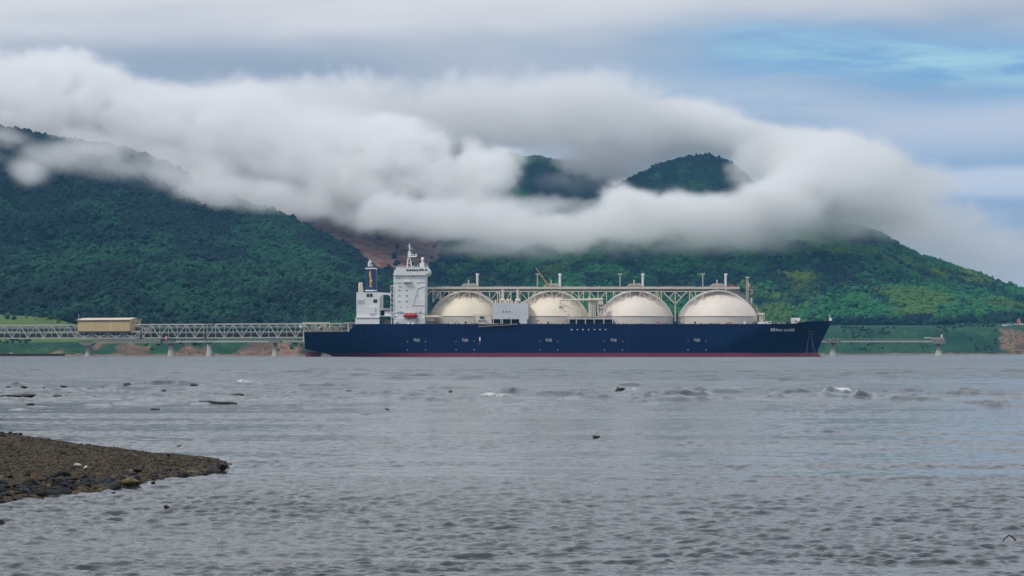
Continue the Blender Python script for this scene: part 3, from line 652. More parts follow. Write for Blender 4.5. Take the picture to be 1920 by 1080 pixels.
# yellow deck crane
mb = MB(); mb.tube([P(1026, 541, SC - 10), P(1026, 533, SC - 10)], .8, 8); crane = mb.build('deck_crane', M['crane_yellow'], ship)
mb = MB(); mb.bar(P(1027, 534, SC - 10), P(1018.5, 521.5, SC - 10), 1.1, .9); mb.bar(P(1018.5, 521.5, SC - 10), P(1004.6, 502, SC - 10), .62, .6); mb.build('jib', M['crane_yellow'], crane)
mb = MB(); mb.bar(P(1016.5, 519.5, SC - 10.7), P(1015, 517, SC - 10.7), .8, .3); mb.build('jib_marking', M['letter'], crane)
# curved ladder gantry over the end of the last tank
cx, a, z0, z1, Rr, zc = tank_geo[3]
for off, Yg in ((.9, SC - 2), (1.9, SC - 2), (.9, SC + 1)):
    pts = [(cx + (Rr + off) * math.sin(th), Yg, zc + (Rr + off) * math.cos(th)) for th in np.linspace(.12, 1.19, 14)]; mb = MB(); mb.tube(pts, .16 if off < 1 else .12, 5); mb.build('ladder_rail', M['clutter'], ship)
mb = MB()
for th in np.linspace(.12, 1.18, 30): mb.bar((cx + (Rr + .2) * math.sin(th), SC - 2, zc + (Rr + .2) * math.cos(th)), (cx + (Rr + 2.1) * math.sin(th), SC - 2, zc + (Rr + 2.1) * math.cos(th)), .13)
tag(mb.build('ladder_rung', M['clutter'], ship), kind='stuff')
mb = MB(); rect(mb, 1419, 1420, 573, 592, SC, SC + .5); rect(mb, 1408, 1410.5, 558, 572, SC - 1, SC + .5); mb.build('stair_post', M['white2'], ship)
mb = MB(); rect(mb, 1369, 1375, 533, 538.5, SC - 4, SC - 1); mb.build('equipment_box', M['red'], ship)
# fore mast with its platforms
mb = MB()
for dx_ in (-1.6, 1.6):
    mb.bar(P(1401 + dx_, 608, SC + 1), P(1401 + dx_, 520, SC + 1), .28)
for q_ in range(13): mb.bar(P(1399.4 + 3.2 * (q_ % 2), 522 + q_ * 3, SC + 1), P(1402.6 - 3.2 * (q_ % 2), 525 + q_ * 3, SC + 1), .16)
rect(mb, 1398, 1405, 519, 521, SC, SC + 2); fm = mb.build('fore_mast', M['cream_steel'], ship)
mb = MB(); rect(mb, 1402.6, 1412.5, 543.4, 544.6, SC, SC + 2); rect(mb, 1407, 1413, 548.5, 550, SC, SC + 2); rect(mb, 1403, 1407, 533, 536, SC, SC + 1.5); mb.bar(P(1410, 544, SC), P(1410, 552, SC), .4); mb.bar(P(1404, 541, SC), P(1404, 530, SC), .4); mb.build('mast_platform', M['pipe'], fm)

# funnel casing, funnel, after deckhouse
SN = SY + 3.0; SF = SY + 45.0
mb = MB(); rect(mb, 668.2, 711.8, 548.2, 596, SN, SF); rect(mb, 666, 711, 596, 608, SN - 1, SF); rect(mb, 667.3, 712, 594.2, 596, SN - 1.5, SN + 2); casing = mb.build('engine_casing', M['white'], ship)
mb = MB(); pts = [xz(*p, SN) for p in ((711.8, 548.2), (738, 549.8), (754, 551), (754, 552.2), (732, 552.4), (732, 560), (731.2, 555.5), (728.5, 553), (720, 552.6), (715, 553.6), (712.3, 557.5), (711.8, 562))]
mb.prism(pts, SN, SN + 3); mb.build('connecting_arch', M['white'], casing)
for (a, b, c_, d) in ((687.3, 692.3, 550.6, 556.7), (693.4, 698.6, 550.6, 556.7), (700, 707.4, 561.2, 567.7)): mb = MB(); rect(mb, a, b, c_, d, SN - .15, SN + .3); mb.build('window', M['dark'], casing)
mb = MB()
for i in range(6): rect(mb, 669.8, 683, 562.2 + i * 1.3, 563.1 + i * 1.3, SN - .2, SN + .2)
rect(mb, 669.6, 683.2, 562, 570, SN - .06, SN + .1); mb.build('louvre', M['white2'], casing)
mb = MB(); rect(mb, 692.5, 703, 575.5, 588.3, SN - .9, SN); mb.build('vent_box', M['white'], casing)
for i, px in enumerate((674.5, 678.5)):
    mb = MB(); mb.tube([P(px, 549, SN + 12), P(px, 533, SN + 12), P(px + 1.2 * (1 if i == 0 else -1), 529.5, SN + 12)], [.75, .75, .55], 8); mb.build('vent_pipe', M['cream_steel'], casing)
mb = MB(); mb.bar(P(672, 545, SN + 10), P(682, 545, SN + 10), .25); mb.bar(P(681, 549, SN + 10), P(681, 541, SN + 10), .2); mb.build('railing', M['pipe'], casing)
FX0, FX1 = P(685.1, 0, SN + 8).x, P(704.9, 0, SN + 8).x
FY0 = SN + 8
def funnel_band(mb, q0, q1, g=0):
    z0_, z1_ = P(0, q1, FY0).z, P(0, q0, FY0).z; poly = []
    for (cx_, cy_, a0_) in ((FX1 - 1.4, FY0 + 12.6, 0), (FX0 + 1.4, FY0 + 12.6, 90), (FX0 + 1.4, FY0 + 1.4, 180), (FX1 - 1.4, FY0 + 1.4, 270)):
        for t in range(5): th = math.radians(a0_ + t * 22.5); poly.append((cx_ + (1.4 + g) * math.cos(th), cy_ + (1.4 + g) * math.sin(th)))
    n_ = len(poly); v = [(x, y, z0_) for x, y in poly] + [(x, y, z1_) for x, y in poly]; mb.add(v, [(i, (i + 1) % n_, n_ + (i + 1) % n_, n_ + i) for i in range(n_)] + [tuple(range(n_))[::-1], tuple(range(n_, 2 * n_))])
mb = MB(); funnel_band(mb, 503.5, 548.6); funnel = mb.build('funnel', M['navy'], ship)
for a, b in ((502.2, 504.2), (543.8, 545.8)): mb = MB(); funnel_band(mb, a, b, .12); mb.build('white_band', M['letter'], funnel)
em = [(600, 305), (608, 308), (610, 340), (614, 375), (622, 383), (621, 395), (613, 399), (610, 428), (617, 430), (620, 438), (613, 443), (606, 436), (599, 446), (596, 438), (603, 424), (600, 402), (597, 392), (602, 380), (598, 350), (593, 345), (595, 318)]
mb = MB(); mb.prism([xz(560 + 4.5 * 0 + a / 4.5, 440 + b / 4.5, FY0) for a, b in em], FY0 - .14, FY0 + .05); mb.build('emblem', M['yellow'], funnel)
mb = MB(); mb.tube([P(693, 503, FY0 + 6), P(693, 493, FY0 + 6), P(695.5, 488.5, FY0 + 6)], [1.0, .95, .8], 10); mb.tube([P(697.5, 503, FY0 + 5), P(697.5, 496, FY0 + 5)], .45, 8); mb.build('exhaust_pipe', M['white2'], funnel)
mb = MB(); rect(mb, 688, 703, 499.6, 502, FY0 + 3, FY0 + 10); mb.build('funnel_cap', M['dark'], funnel)

# accommodation tower
T0, T1 = SY + 2.0, SY + 46.0
mb = MB(); rect(mb, 737.8, 796.7, 512, 607.5, T0, T1); rect(mb, 739, 758, 506, 513, T0 + .5, T1); tower = mb.build('accommodation_block', M['white'], ship)
mb = MB(); pts = [xz(*p, T0) for p in ((738.2, 516.2), (742.5, 505), (743, 502.2), (761.3, 502.2), (803.5, 502.2), (804.3, 505), (804.3, 511.4), (799, 514.8), (796.7, 516.2))]; mb.prism(pts, T0 - 1.2, T1 - 2)
rect(mb, 743, 803, 501.0, 502.2, T0 - .8, T1 - 2); bridge = mb.build('bridge', M['white'], tower)
wmesh = None
def win(p0, p1, q0, q1, Y, parent=None, nm='window', mt='glass'):
    mb = MB(); rect(mb, p0, p1, q0, q1, Y - .1, Y + .25); return mb.build(nm, M[mt], parent or tower)
for i in range(5): win(762 + i * 4.6, 765.7 + i * 4.6, 505, 508, T0 - 1.25, bridge)
for a, b in ((786.2, 789.6), (790.4, 794.2), (796.8, 800.5)): win(a, b, 504.3, 507.8, T0 - 1.25, bridge)
for X_, Y_ in ((827, 368), (849, 368), (849, 438), (864, 442), (843, 470), (855, 470), (907, 470), (919, 470), (843, 517), (855, 517), (907, 517), (919, 517), (843, 565), (855, 565), (907, 565), (919, 565), (866, 610), (921, 610), (1009, 517), (963, 355)):
    c_ = 560 + X_ / 4.5; d_ = 440 + Y_ / 4.5; win(c_ - .75, c_ + .75, d_ - 1.1, d_ + 1.1, T0)
for X_, Y_ in ((840, 657), (857, 657), (873, 657), (1028, 655)): c_ = 560 + X_ / 4.5; d_ = 440 + Y_ / 4.5; win(c_ - 1.2, c_ + 1.2, d_ - 1.6, d_ + 1.6, T0)
mb = MB(); rect(mb, 756, 771, 527.6, 529, T0 - 2, T0); rect(mb, 763, 764, 514, 528, T0 - 1.8, T0 - 1.4); mb.build('wing_platform', M['white'], tower); mb = MB(); rect(mb, 749, 752, 508, 513, T0 - .6, T0); mb.build('wing_locker', M['white2'], tower)
for (a, b) in (((789, 538.5), (796.7, 537)), ((789, 538.5), (783, 541.5)), ((783, 541.5), (780, 552)), ((780, 552), (775, 571)), ((772, 572.5), (796.7, 572.5)), ((738, 530), (752, 530)), ((738, 586.6), (796.7, 586.6)), ((780, 530), (796, 528)), ((738, 598), (796.7, 598))):
    mb = MB(); mb.bar(P(*a, T0 - .2), P(*b, T0 - .2), .22); mb.build('pipe', M['white2'], tower)
# outside stairs at the after edge
mb = MB(); rect(mb, 732.5, 738, 535.5, 537, T0, T0 + 5)
for i in range(6): rect(mb, 732, 738.5, 548.6 + i * 9.3, 549.8 + i * 9.3, T0 - .4, T0 + 5)
rect(mb, 732.2, 733.2, 536, 596, T0 - .3, T0 + .1); rect(mb, 737, 738, 536, 596, T0 - .5, T0); stair = mb.build('outside_stair', M['white'], tower)
for i in range(5): q_ = 540 + i * 9.3; mb = MB(); rect(mb, 733.4, 736.8, q_ - 1.6, q_ + 5.4, T0 + 3.5, T0 + 4.5); mb.build('stair_opening_shade', M['dark'], stair)  # dark panels stand in for the shade inside the stair
for i in range(5): q_ = 541 + i * 9.3; mb = MB(); mb.bar(P(733.5, q_ + 7.4, T0 + .6), P(737, q_ - .4, T0 + .6), .3); mb.build('stair_flight', M['clutter'], stair)
mb = MB(); rect(mb, 711.8, 742, 580.4, 581.4, SN, T1); rect(mb, 709.5, 744, 592, 593.2, SN - 1.5, T1); rect(mb, 721, 740, 583.5, 592, SN + 1, T1); rect(mb, 711, 713, 580, 593, SN, SN + 1); rect(mb, 740, 742, 580, 593, SN, SN + 1)
rect(mb, 711, 712.3, 593, 608, SN - .5, SN + .6); rect(mb, 733, 735, 593, 608, SN - .5, SN + .6); rect(mb, 722, 732, 600, 607, SN + 6, SF); brg = mb.build('boat_deck', M['white'], tower)
mb = MB(); rect(mb, 712.5, 721, 583, 591.8, SN + 8, SN + 9); mb.build('deck_opening_shade', M['dark'], brg)  # dark panel put in for the shade within the opening
mb = MB()
for q_ in (577.6, 579): mb.bar(P(711.8, q_, SN), P(742, q_, SN), .1)
for px in np.arange(712, 743, 3): mb.bar(P(px, 581, SN), P(px, 577.6, SN), .1)
for q_ in (500, 498.6): mb.bar(P(743, q_, T0 - 1), P(803, q_, T0 - 1), .1)
for px in np.arange(743, 804, 3): mb.bar(P(px, 501.2, T0 - 1), P(px, 498.6, T0 - 1), .1)
mb.build('railing', M['white'], tower)
for a, b, c_, d in ((741, 781, 598.5, 607.2), (783.5, 797, 596.5, 607.2)):
    mb = MB(); rect(mb, a, b, c_, d, SY + .9, SY + 2); mb.build('deck_panel', M['white2'], tower)
for px, q_ in ((743, 603), (765.5, 606), (773.5, 606)): mb = MB(); c_ = P(px, q_, SY - .2); mb.tube([(c_.x, SY - .6, c_.z), (c_.x, SY + .8, c_.z)], .62, 10); mb.build('life_raft_canister', M['letter'], tower)
# radar mast and dome
mb = MB(); Ym = T0 + 14
for a, b, w_ in (((763, 501, Ym), (767, 470, Ym), .5), ((772, 501, Ym), (768.5, 481, Ym), .4), ((765, 485, Ym), (770, 485, Ym), .3), ((768, 482, Ym), (768, 457, Ym), .5), ((764.2, 463.5, Ym), (771.5, 463.5, Ym), .22), ((764.8, 460, Ym), (768, 460, Ym), .2), ((768, 467.2, Ym), (774.5, 466.5, Ym), .25), ((764, 474, Ym), (773, 474, Ym), .3), ((766, 492, Ym), (772, 497, Ym), .3), ((773, 501, Ym), (777, 497, Ym), .2)): mb.bar(P(*a), P(*b), w_)
rect(mb, 764.5, 780.5, 479.3, 481.6, Ym - 1.5, Ym + 1.5); rect(mb, 766, 770, 472, 480, Ym - .7, Ym + .7); rect(mb, 779, 781.5, 476, 481, Ym - .5, Ym + .5); mast = mb.build('radar_mast', M['white'], bridge)
mb = MB(); rect(mb, 764.2, 777, 476.6, 477.8, Ym - 1.7, Ym - 1.2); mb.build('radar_scanner', M['letter'], bridge)
c_ = P(792.2, 485.2, Ym); mb = MB(); mb.lathe((c_.x, Ym), [(.02, c_.z - .9), (.65, c_.z - .65), (.9, c_.z), (.65, c_.z + .65), (.02, c_.z + .9)], 14); mb.build('satellite_dome', M['letter'], bridge)
mb = MB(); mb.tube([P(792, 501, Ym), P(792, 488, Ym)], .5, 8); mb.tube([P(789, 501, Ym), P(789.6, 493, Ym)], .55, 8); mb.tube([P(795, 501, Ym), P(794, 492, Ym)], .3, 8); mb.bar(P(788, 494.5, Ym), P(797, 494.5, Ym), .25); mb.bar(P(783, 501, Ym), P(783, 495, Ym), .15); mb.bar(P(800, 501, Ym), P(800, 496, Ym), .2); mb.bar(P(803, 501, Ym), P(803, 497, Ym), .2); mb.build('dome_pedestal', M['white'], bridge)
mb = MB(); mb.add([P(760.4, 483, Ym), P(764, 481.5, Ym), P(763.6, 484.5, Ym), P(761, 485, Ym)], [(0, 1, 2, 3)]); mb.add([P(760.4, 497, Ym), P(765, 498, Ym), P(763.6, 501, Ym), P(761, 500, Ym)], [(0, 1, 2, 3)]); mb.build('signal_flag', M['red'], bridge)

# cargo machinery house, manifold, deck gear
mb = MB(); rect(mb, 923.2, 990.8, 568.6, 598.3, SY + 3, SY + 20); rect(mb, 975, 988.5, 598.3, 607, SY + 3, SY + 18); mh = mb.build('machinery_house', M['white2'], ship)
for px in (924.5, 938.5, 941.5, 957.5, 973.5): mb = MB(); rect(mb, px, px + 1.4, 598.3, 607.5, SY + 3, SY + 4); mb.build('leg', M['white2'], mh)
mb = MB(); rect(mb, 924, 975, 598.5, 607.5, SY + 8, SY + 9); mb.build('bay_shade', M['dark'], mh)  # dark sheet stands for the shade under the house
for px in (943.5, 949, 955): win(px - .8, px + .8, 583, 586, SY + 3, mh, 'rust_mark', 'rust')
mb = MB()
for i in range(16): px = 925 + i * 4.0 + rr.uniform(-1, 1); h_ = rr.uniform(566, 561); mb.tube([P(px, 569, SY + 8), P(px, h_, SY + 8)], rr.uniform(.2, .7), 6)
for px in (942.8, 970.8): mb.tube([P(px, 569, SY + 10), P(px, 543, SY + 10)], .75, 8)
mb.tube([P(938, 562.5, SY + 9), P(946, 562.5, SY + 9)], .8, 8); mb.tube([P(949, 563, SY + 9), P(958, 563, SY + 9)], .8, 8); mb.tube([P(966, 563, SY + 9), P(976, 563, SY + 9)], .8, 8); mb.bar(P(937, 546, SY + 10), P(937, 568, SY + 10), .5); tag(mb.build('riser_pipe', M['cream_steel'], mh), kind='stuff')
mb = MB(); rect(mb, 888.5, 922, 592, 607, SY + 3, SY + 8); dh = mb.build('deck_house', M['skirt'], ship)
mb = MB(); rect(mb, 899.5, 908, 593, 597, SY + 2.4, SY + 3); mb.build('canvas_cover', M['green'], dh)
mb = MB(); rect(mb, 888, 923, 589.4, 590.4, SY + 2.6, SY + 3); rect(mb, 888, 889.2, 590, 607, SY + 2.6, SY + 3); rect(mb, 896, 911, 599.4, 600.6, SY + 2.3, SY + 2.9); rect(mb, 896, 897, 600, 607, SY + 2.3, SY + 2.9); rect(mb, 911, 912, 599.6, 607, SY + 2.3, SY + 2.9); mb.build('pipe', M['pipe'], dh)
mb = MB(); mb.bar(P(860, 596.4, SY + 2), P(888, 596.4, SY + 2), .3); mb.build('pipe', M['pipe'], ship)
mb = MB(); mb.bar(P(896.8, 612.5, SY - .9), P(970, 607.6, SY - .9), .9, .35); mb.bar(P(896.8, 609.6, SY - .9), P(930, 607.2, SY - .9), .12); gw = mb.build('gangway', M['clutter'], ship)
mb = MB(); rect(mb, 896.5, 935, 606.6, 607.8, SY - 1.3, SY - .2); mb.build('gangway_top', M['pipe'], gw)
mb = MB(); rect(mb, 1066, 1149.5, 597, 598.6, SY + 1, SY + 16); man = mb.build('manifold_platform', M['white2'], ship)
for px in (1066.3, 1080, 1097, 1113.5, 1131.5, 1148): mb = MB(); rect(mb, px, px + 1.3, 598.6, 607.5, SY + 1, SY + 1.8); mb.build('leg', M['white2'], man)
mb = MB(); rect(mb, 1068, 1148, 599, 607.5, SY + 6, SY + 7); mb.build('bay_shade', M['dark'], man)  # shade below the platform, added as a dark sheet
mb = MB()
for i in range(80): c_ = P(1067 + rr.random() * 80, 597, SY + 1.2 + rr.random() * 6); mb.bar(c_, (c_.x + rr.uniform(-.4, .4), c_.y, c_.z + rr.uniform(.4, 1.6)), rr.uniform(.12, .4))
tag(mb.build('valve_gear', M['clutter'], man), kind='stuff')
for px, t_, w_ in ((1105.5, 556, .7), (1108.5, 562, .55), (1112.5, 560, .4), (1116, 565, .35), (1120.5, 560, .5), (1125, 560, .3), (1129, 572, .4)): mb = MB(); mb.tube([P(px + (2 if px > 1119 else 0), 595, SY + 8), P(px, t_, SY + 8)], w_, 8); mb.build('riser_pipe', M['cream_steel'], man)
mb = MB(); mb.tube([P(1051, 562.5, SY + 7), P(1092, 562.2, SY + 7), P(1131, 561.5, SY + 7)], [.3, .6, .8], 8); mb.tube([P(1051, 562, SY + 7), P(1051, 574, SY + 7)], .3, 6); rect(mb, 1048, 1054.5, 573.8, 575.4, SY + 6, SY + 9); mb.bar(P(1060, 563, SY + 7), P(1052, 570, SY + 7), .2); hc = mb.build('hose_crane', M['cream_steel'], man)
mb = MB(); rect(mb, 1121, 1131, 564, 571, SY + 6, SY + 9); rect(mb, 1124, 1136, 575, 578, SY + 6, SY + 9); mb.bar(P(1127, 560, SY + 6), P(1138, 590, SY + 8), .4); mb.build('pipe_elbow', M['cream_steel'], man)
for (a, b) in (((1053, 582), (1060, 584)), ((1060, 584), (1066, 590)), ((1052, 580), (1054, 583))): mb = MB(); mb.bar(P(*a, SY + 9), P(*b, SY + 6), .45); mb.build('pipe', M['clutter'], man)
# low deck pipes, winches, fairleads
mb = MB()
for px in np.arange(800, 1440, 3.1):
    if rr.random() < .5: c_ = P(px, 607.4, SY + 1); mb.box(c_.x, c_.x + rr.uniform(.15, .6), c_.y, c_.y + .5, c_.z - .4, c_.z + rr.uniform(.1, .8))
for px in np.arange(801, 860, 5): mb.bar(P(px, 607, SY + 1), P(px, 597.5, SY + 1), .15)
tag(mb.build('deck_fitting', M['dark'], ship), kind='stuff')
mb = MB(); mb.tube([P(796, 594.3, SY + 3), P(826, 594.3, SY + 3), P(829, 596.5, SY + 3)], .5, 8); mb.tube([P(797, 592, SY + 5), P(822, 592.5, SY + 5)], .4, 8); mb.tube([P(799, 601, SY + 4), P(815, 601, SY + 4)], .5, 8); mb.build('deck_pipe', M['cream_steel'], ship)
mb = MB(); rect(mb, 797, 812, 596, 607, SY + 5, SY + 14); rect(mb, 800, 806, 590, 596, SY + 6, SY + 12); mb.build('deck_locker', M['cream_steel'], ship)
for px in (873, 1028, 1303): mb = MB(); c_ = P(px, 605, SY + 1); mb.tube([(c_.x, SY, c_.z), (c_.x, SY + 1.5, c_.z)], .62, 10); mb.build('fairlead', M['dark'], ship)
for px, q_, mt in ((1008, 601.8, 'red'), (1234, 605.2, 'red'), (1369, 605.4, 'red'), (1274, 605, 'green')): mb = MB(); rect(mb, px - 3.2, px + 3.2, q_ - 1.1, q_ + .9, SY + .6, SY + 1.6); mb.build('equipment_box', M[mt], ship)
mb = MB(); rect(mb, 1262, 1269, 602, 607, SY + .8, SY + 3); mb.build('winch', M['navy'], ship)
mb = MB(); rect(mb, 1422, 1433.3, 586.6, 590.4, SC - 6, SC + 6); rect(mb, 1423.5, 1431, 590.4, 604, SC - 4, SC + 4); mb.bar(P(1433, 590, SC - 6), P(1433, 606, SC - 6), .2); mb.build('fore_store', M['cream_steel'], ship)
mb = MB(); rect(mb, 1421, 1446, 603.5, 607.5, SC - 12, SC - 4); rect(mb, 1394, 1399, 603, 607.5, SY + 2, SY + 5); rect(mb, 1440, 1447, 602.3, 606, SC - 12, SC - 8); mb.build('deck_locker', M['letter'], ship)
mb = MB(); rect(mb, 1484.8, 1500.5, 596, 601, SC - 9, SC - 5); rect(mb, 1484.5, 1490, 600, 606, SC - 9, SC - 5); mb.bar(P(1500, 600, SC - 9), P(1491, 606, SC - 9), .5); mb.build('fore_locker', M['letter'], ship)
mb = MB()
for i in range(46): c_ = P(1409 + rr.random() * 112, 607, SC - rr.uniform(3, 12)); mb.bar(c_, (c_.x + rr.uniform(-1.2, 1.2), c_.y, c_.z + rr.uniform(.5, 2.2)), rr.uniform(.2, .7))
tag(mb.build('mooring_winch', M['clutter'], ship), kind='stuff')
mb = MB(); mb.bar(P(1556, 602, SC), P(1556, 590, SC), .2); rect(mb, 1555, 1559.5, 596, 601.5, SC - 1, SC + 1); mb.build('jackstaff', M['letter'], ship)
# after mooring deck
mb = MB()
for i in range(70): c_ = P(570 + rr.random() * 82, 622, SC - rr.uniform(0, 16)); mb.bar(c_, (c_.x + rr.uniform(-1.2, 1.2), c_.y, c_.z + rr.uniform(.6, 3.0)), rr.uniform(.2, .75))
tag(mb.build('mooring_gear', M['clutter'], ship), kind='stuff')
mb = MB(); rect(mb, 645, 666, 604.6, 606, SY + 4, SY + 30); mb.bar(P(653, 606, SY + 4), P(653, 622, SY + 4), .6); mb.bar(P(659, 606, SY + 5), P(657, 615, SY + 5), .4); rect(mb, 652, 660, 606, 616, SY + 9, SY + 10); mb.build('poop_canopy', M['cream_steel'], ship)

# the lifeboat hanging in its davits
lc = P(769.5, 591.5, SY + .2); lb = root('lifeboat', (lc.x, SY + .2, lc.z - 1.4), 'enclosed red lifeboat hung on the side of the white accommodation block', 'lifeboat')
mb = MB(); prof = []; hw_ = 14 * SY / FOC
for i in range(13):
    t = -1 + i / 6; r_ = 1.25 * (1 - abs(t) ** 3.2) ** .6 + .12; prof.append((lc.x + hw_ * t, r_))
V = [];
for x_, r_ in prof: V += [(x_, SY + .2 + r_ * math.cos(a_) * .95, lc.z - .1 + (r_ * math.sin(a_)) * (.85 if math.sin(a_) > 0 else 1.05)) for a_ in np.linspace(0, 2 * math.pi, 14, endpoint=False)]
mb.add(V, [(i * 14 + j, i * 14 + (j + 1) % 14, (i + 1) * 14 + (j + 1) % 14, (i + 1) * 14 + j) for i in range(12) for j in range(14)], True); mb.build('hull', M['red'], lb)
mb = MB(); mb.bar((lc.x - hw_ * .95, SY - 1.05, lc.z + .1), (lc.x + hw_ * .95, SY - 1.05, lc.z + .1), .12, .25); mb.build('fender', mat('dark_red', (.2, .02, .02), .5), lb)
for dx_ in (-2.6, 0, 2.4): mb = MB(); mb.box(lc.x + dx_, lc.x + dx_ + .7, SY - .4, SY + .8, lc.z + .8, lc.z + 1.35); mb.build('canopy_hatch', M['red'], lb)
for dx_ in (-3.4, 3.4):
    mb = MB(); mb.bar((lc.x + dx_, SY + 2, lc.z - 1.6), (lc.x + dx_, SY + .6, lc.z + 2.4), .35); mb.bar((lc.x + dx_, SY + .6, lc.z + 2.4), (lc.x + dx_, SY - .2, lc.z + 2.2), .3); mb.build('davit', M['white'], ship)
# ------------------------------------------------------------------ trestle bridge behind the stern
A0, B0 = P(-60, 600, 1708), P(625, 600, 1590); A0.z = B0.z = 0
TD = (B0 - A0).normalized(); TN = Vector((-TD.y, TD.x, 0))    # along the bridge, and away from the camera
if TN.y < 0: TN = -TN
TW = 9.0
def tpt(px, z, off=0.0):
    """point on the bridge line seen in column px"""
    k_ = (px - 960) / FOC        # X = k Y
    s = (A0.x - k_ * A0.y) / (k_ * TD.y - TD.x); p = A0 + TD * s + TN * off; return Vector((p.x, p.y, z))
def tz(px, py): q = tpt(px, 0); return EYE + (HOR - py) * q.y / FOC
ZT, ZB2 = 18.9, 10.9
def unit_bar(mb, a, b, w_, h_=None): mb.bar(a, b, w_, h_)
def truss(px0, px1, label, ztop=ZT, zbot=ZB2, top_from=None, top_to=None, first_up=True, pipes=True, steps=None, bay=5.95):
    a, b = tpt(px0, 0), tpt(px1, 0); r_ = root('trestle_span', a, label, 'trestle', 'lattice spans of the jetty trestle')
    L = (b - a).length; n_ = max(2, round(L / bay)); step = L / n_
    pt = lambda i, z, o: a + TD * step * i + TN * o + Vector((0, 0, z))
    ta = tpt(top_from, 0) if top_from is not None else a; tb = tpt(top_to, 0) if top_to is not None else b
    for o_ in (0, TW):
        mb = MB(); mb.bar(ta + TN * o_ + Vector((0, 0, ztop)), tb + TN * o_ + Vector((0, 0, ztop)), .62, .72); mb.build('top_chord', M['steel'], r_)
        mb = MB(); mb.bar(pt(0, zbot, o_), pt(n_, zbot, o_), .55, .62); mb.build('bottom_chord', M['steel'], r_)
        for i in range(n_ + 1): mb = MB(); mb.bar(pt(i, zbot, o_), pt(i, ztop, o_), .34); mb.build('post', M['steel'], r_)
        for i in range(n_):
            up = (i % 2 == 0) == first_up
            mb = MB(); mb.bar(pt(i, zbot if up else ztop, o_), pt(i + 1, ztop if up else zbot, o_), .42); mb.build('diagonal', M['steel'], r_)
    for i in range(n_ + 1):
        for z in (zbot, ztop): mb = MB(); mb.bar(pt(i, z, 0), pt(i, z, TW), .3); mb.build('cross_beam', M['steel'], r_)
    mb = MB(); mb.box(0, 0, 0, 0, 0, 0); mb = MB()
    q = [pt(0, zbot + .25, 1.2), pt(n_, zbot + .25, 1.2), pt(n_, zbot + .25, TW - .6), pt(0, zbot + .25, TW - .6)]; q2 = [p + Vector((0, 0, .25)) for p in q]
    mb.add(q + q2, [(3, 2, 1, 0), (4, 5, 6, 7), (0, 1, 5, 4), (1, 2, 6, 5), (2, 3, 7, 6), (3, 0, 4, 7)]); mb.build('deck', M['dark'], r_)
    mb = MB(); mb.bar(pt(0, (ztop + zbot) / 2 - .6, .0), pt(n_, (ztop + zbot) / 2 - .6, .0), .28); mb.build('mid_rail', M['steel'], r_)
    return r_
truss(-290, 142, 'long pale lattice span of the jetty bridge left of the ochre house', first_up=True)
truss(143, 262, 'low lattice span of the jetty bridge right under the ochre house', ztop=tz(200, 622.4), zbot=tz(200, 634), first_up=False)
truss(267, 382, 'lattice span of the jetty bridge just right of the ochre house', first_up=True, top_from=255)
truss(388, 640, 'lattice span of the jetty bridge running up behind the ship stern', first_up=True, top_from=404)
# process pipelines that run through the spans
for z, r_, o_, lab in ((16.6, 1.15, 5.5, 'thick dark green pipeline, the upper one inside the jetty bridge'), (13.6, .85, 3.6, 'thinner dark pipeline low inside the jetty bridge'), (12.3, .5, 6.2, 'thin rusty pipeline lowest inside the jetty bridge')):
    a, b = tpt(-290, z, o_), tpt(640, z, o_); mb = MB(); n_ = 40; mb.tube([a + (b - a) * i / n_ for i in range(n_ + 1)], r_, 10)
    o = mb.build('pipeline', M['pipegreen' if r_ > .6 else 'rust'], None, loc=tuple(a)); tag(o, lab, 'pipeline', 'pipelines in the trestle')
# hanging lattice under the house span
r_ = root('service_gantry', tpt(176, 0), 'dark zigzag service gantry slung under the ochre house span', 'gantry')
for i in range(14):
    p0 = 176 + i * 7.6; z0_, z1_ = tz(p0, 642.6), tz(p0, 637.2); mb = MB(); mb.bar(tpt(p0, z0_, -1), tpt(p0 + 7.6, z1_, -1), .3); mb.bar(tpt(p0, z1_, -1), tpt(p0 + 7.6, z0_, -1), .3); mb.build('cross_brace', M['clutter'], r_)
for q_ in (637, 642.8): mb = MB(); mb.bar(tpt(175, tz(230, q_), -1), tpt(283, tz(230, q_), -1), .34); mb.build('rail', M['clutter'], r_)
# the ochre control house
hb = root('control_house', tpt(147.8, 0, -1.2), 'ochre metal clad house with low pitched roof standing on the jetty bridge', 'building')
ha, hbx = tpt(147.8, 0, -1.2), tpt(245.5, 0, -1.2); wv = TN * 11.5; zb_, zt_ = tz(190, 621.0), tz(190, 600.6)
up = lambda p, z: Vector((p.x, p.y, z))
ridge = zt_ + 1.25
c = [ha, hbx, hbx + wv, ha + wv]
mb = MB(); mb.add([up(p, zb_) for p in c] + [up(p, zt_) for p in c], [(3, 2, 1, 0), (0, 1, 5, 4), (1, 2, 6, 5), (2, 3, 7, 6), (3, 0, 4, 7), (4, 5, 6, 7)])
mb.add([up(hbx, zt_), up(hbx + wv, zt_), up(hbx + wv / 2, ridge - .1)], [(0, 1, 2)]); mb.add([up(ha, zt_), up(ha + wv, zt_), up(ha + wv / 2, ridge - .1)], [(0, 2, 1)]); body = mb.build('wall', M['ochre'], hb)
e = TD * .5; f = TN * .5
mb = MB(); A_, B_, C_, D_, R0, R1 = up(ha - e - f, zt_), up(hbx + e - f, zt_), up(hbx + e + wv + f, zt_), up(ha - e + wv + f, zt_), up(ha - e + wv / 2, ridge), up(hbx + e + wv / 2, ridge)
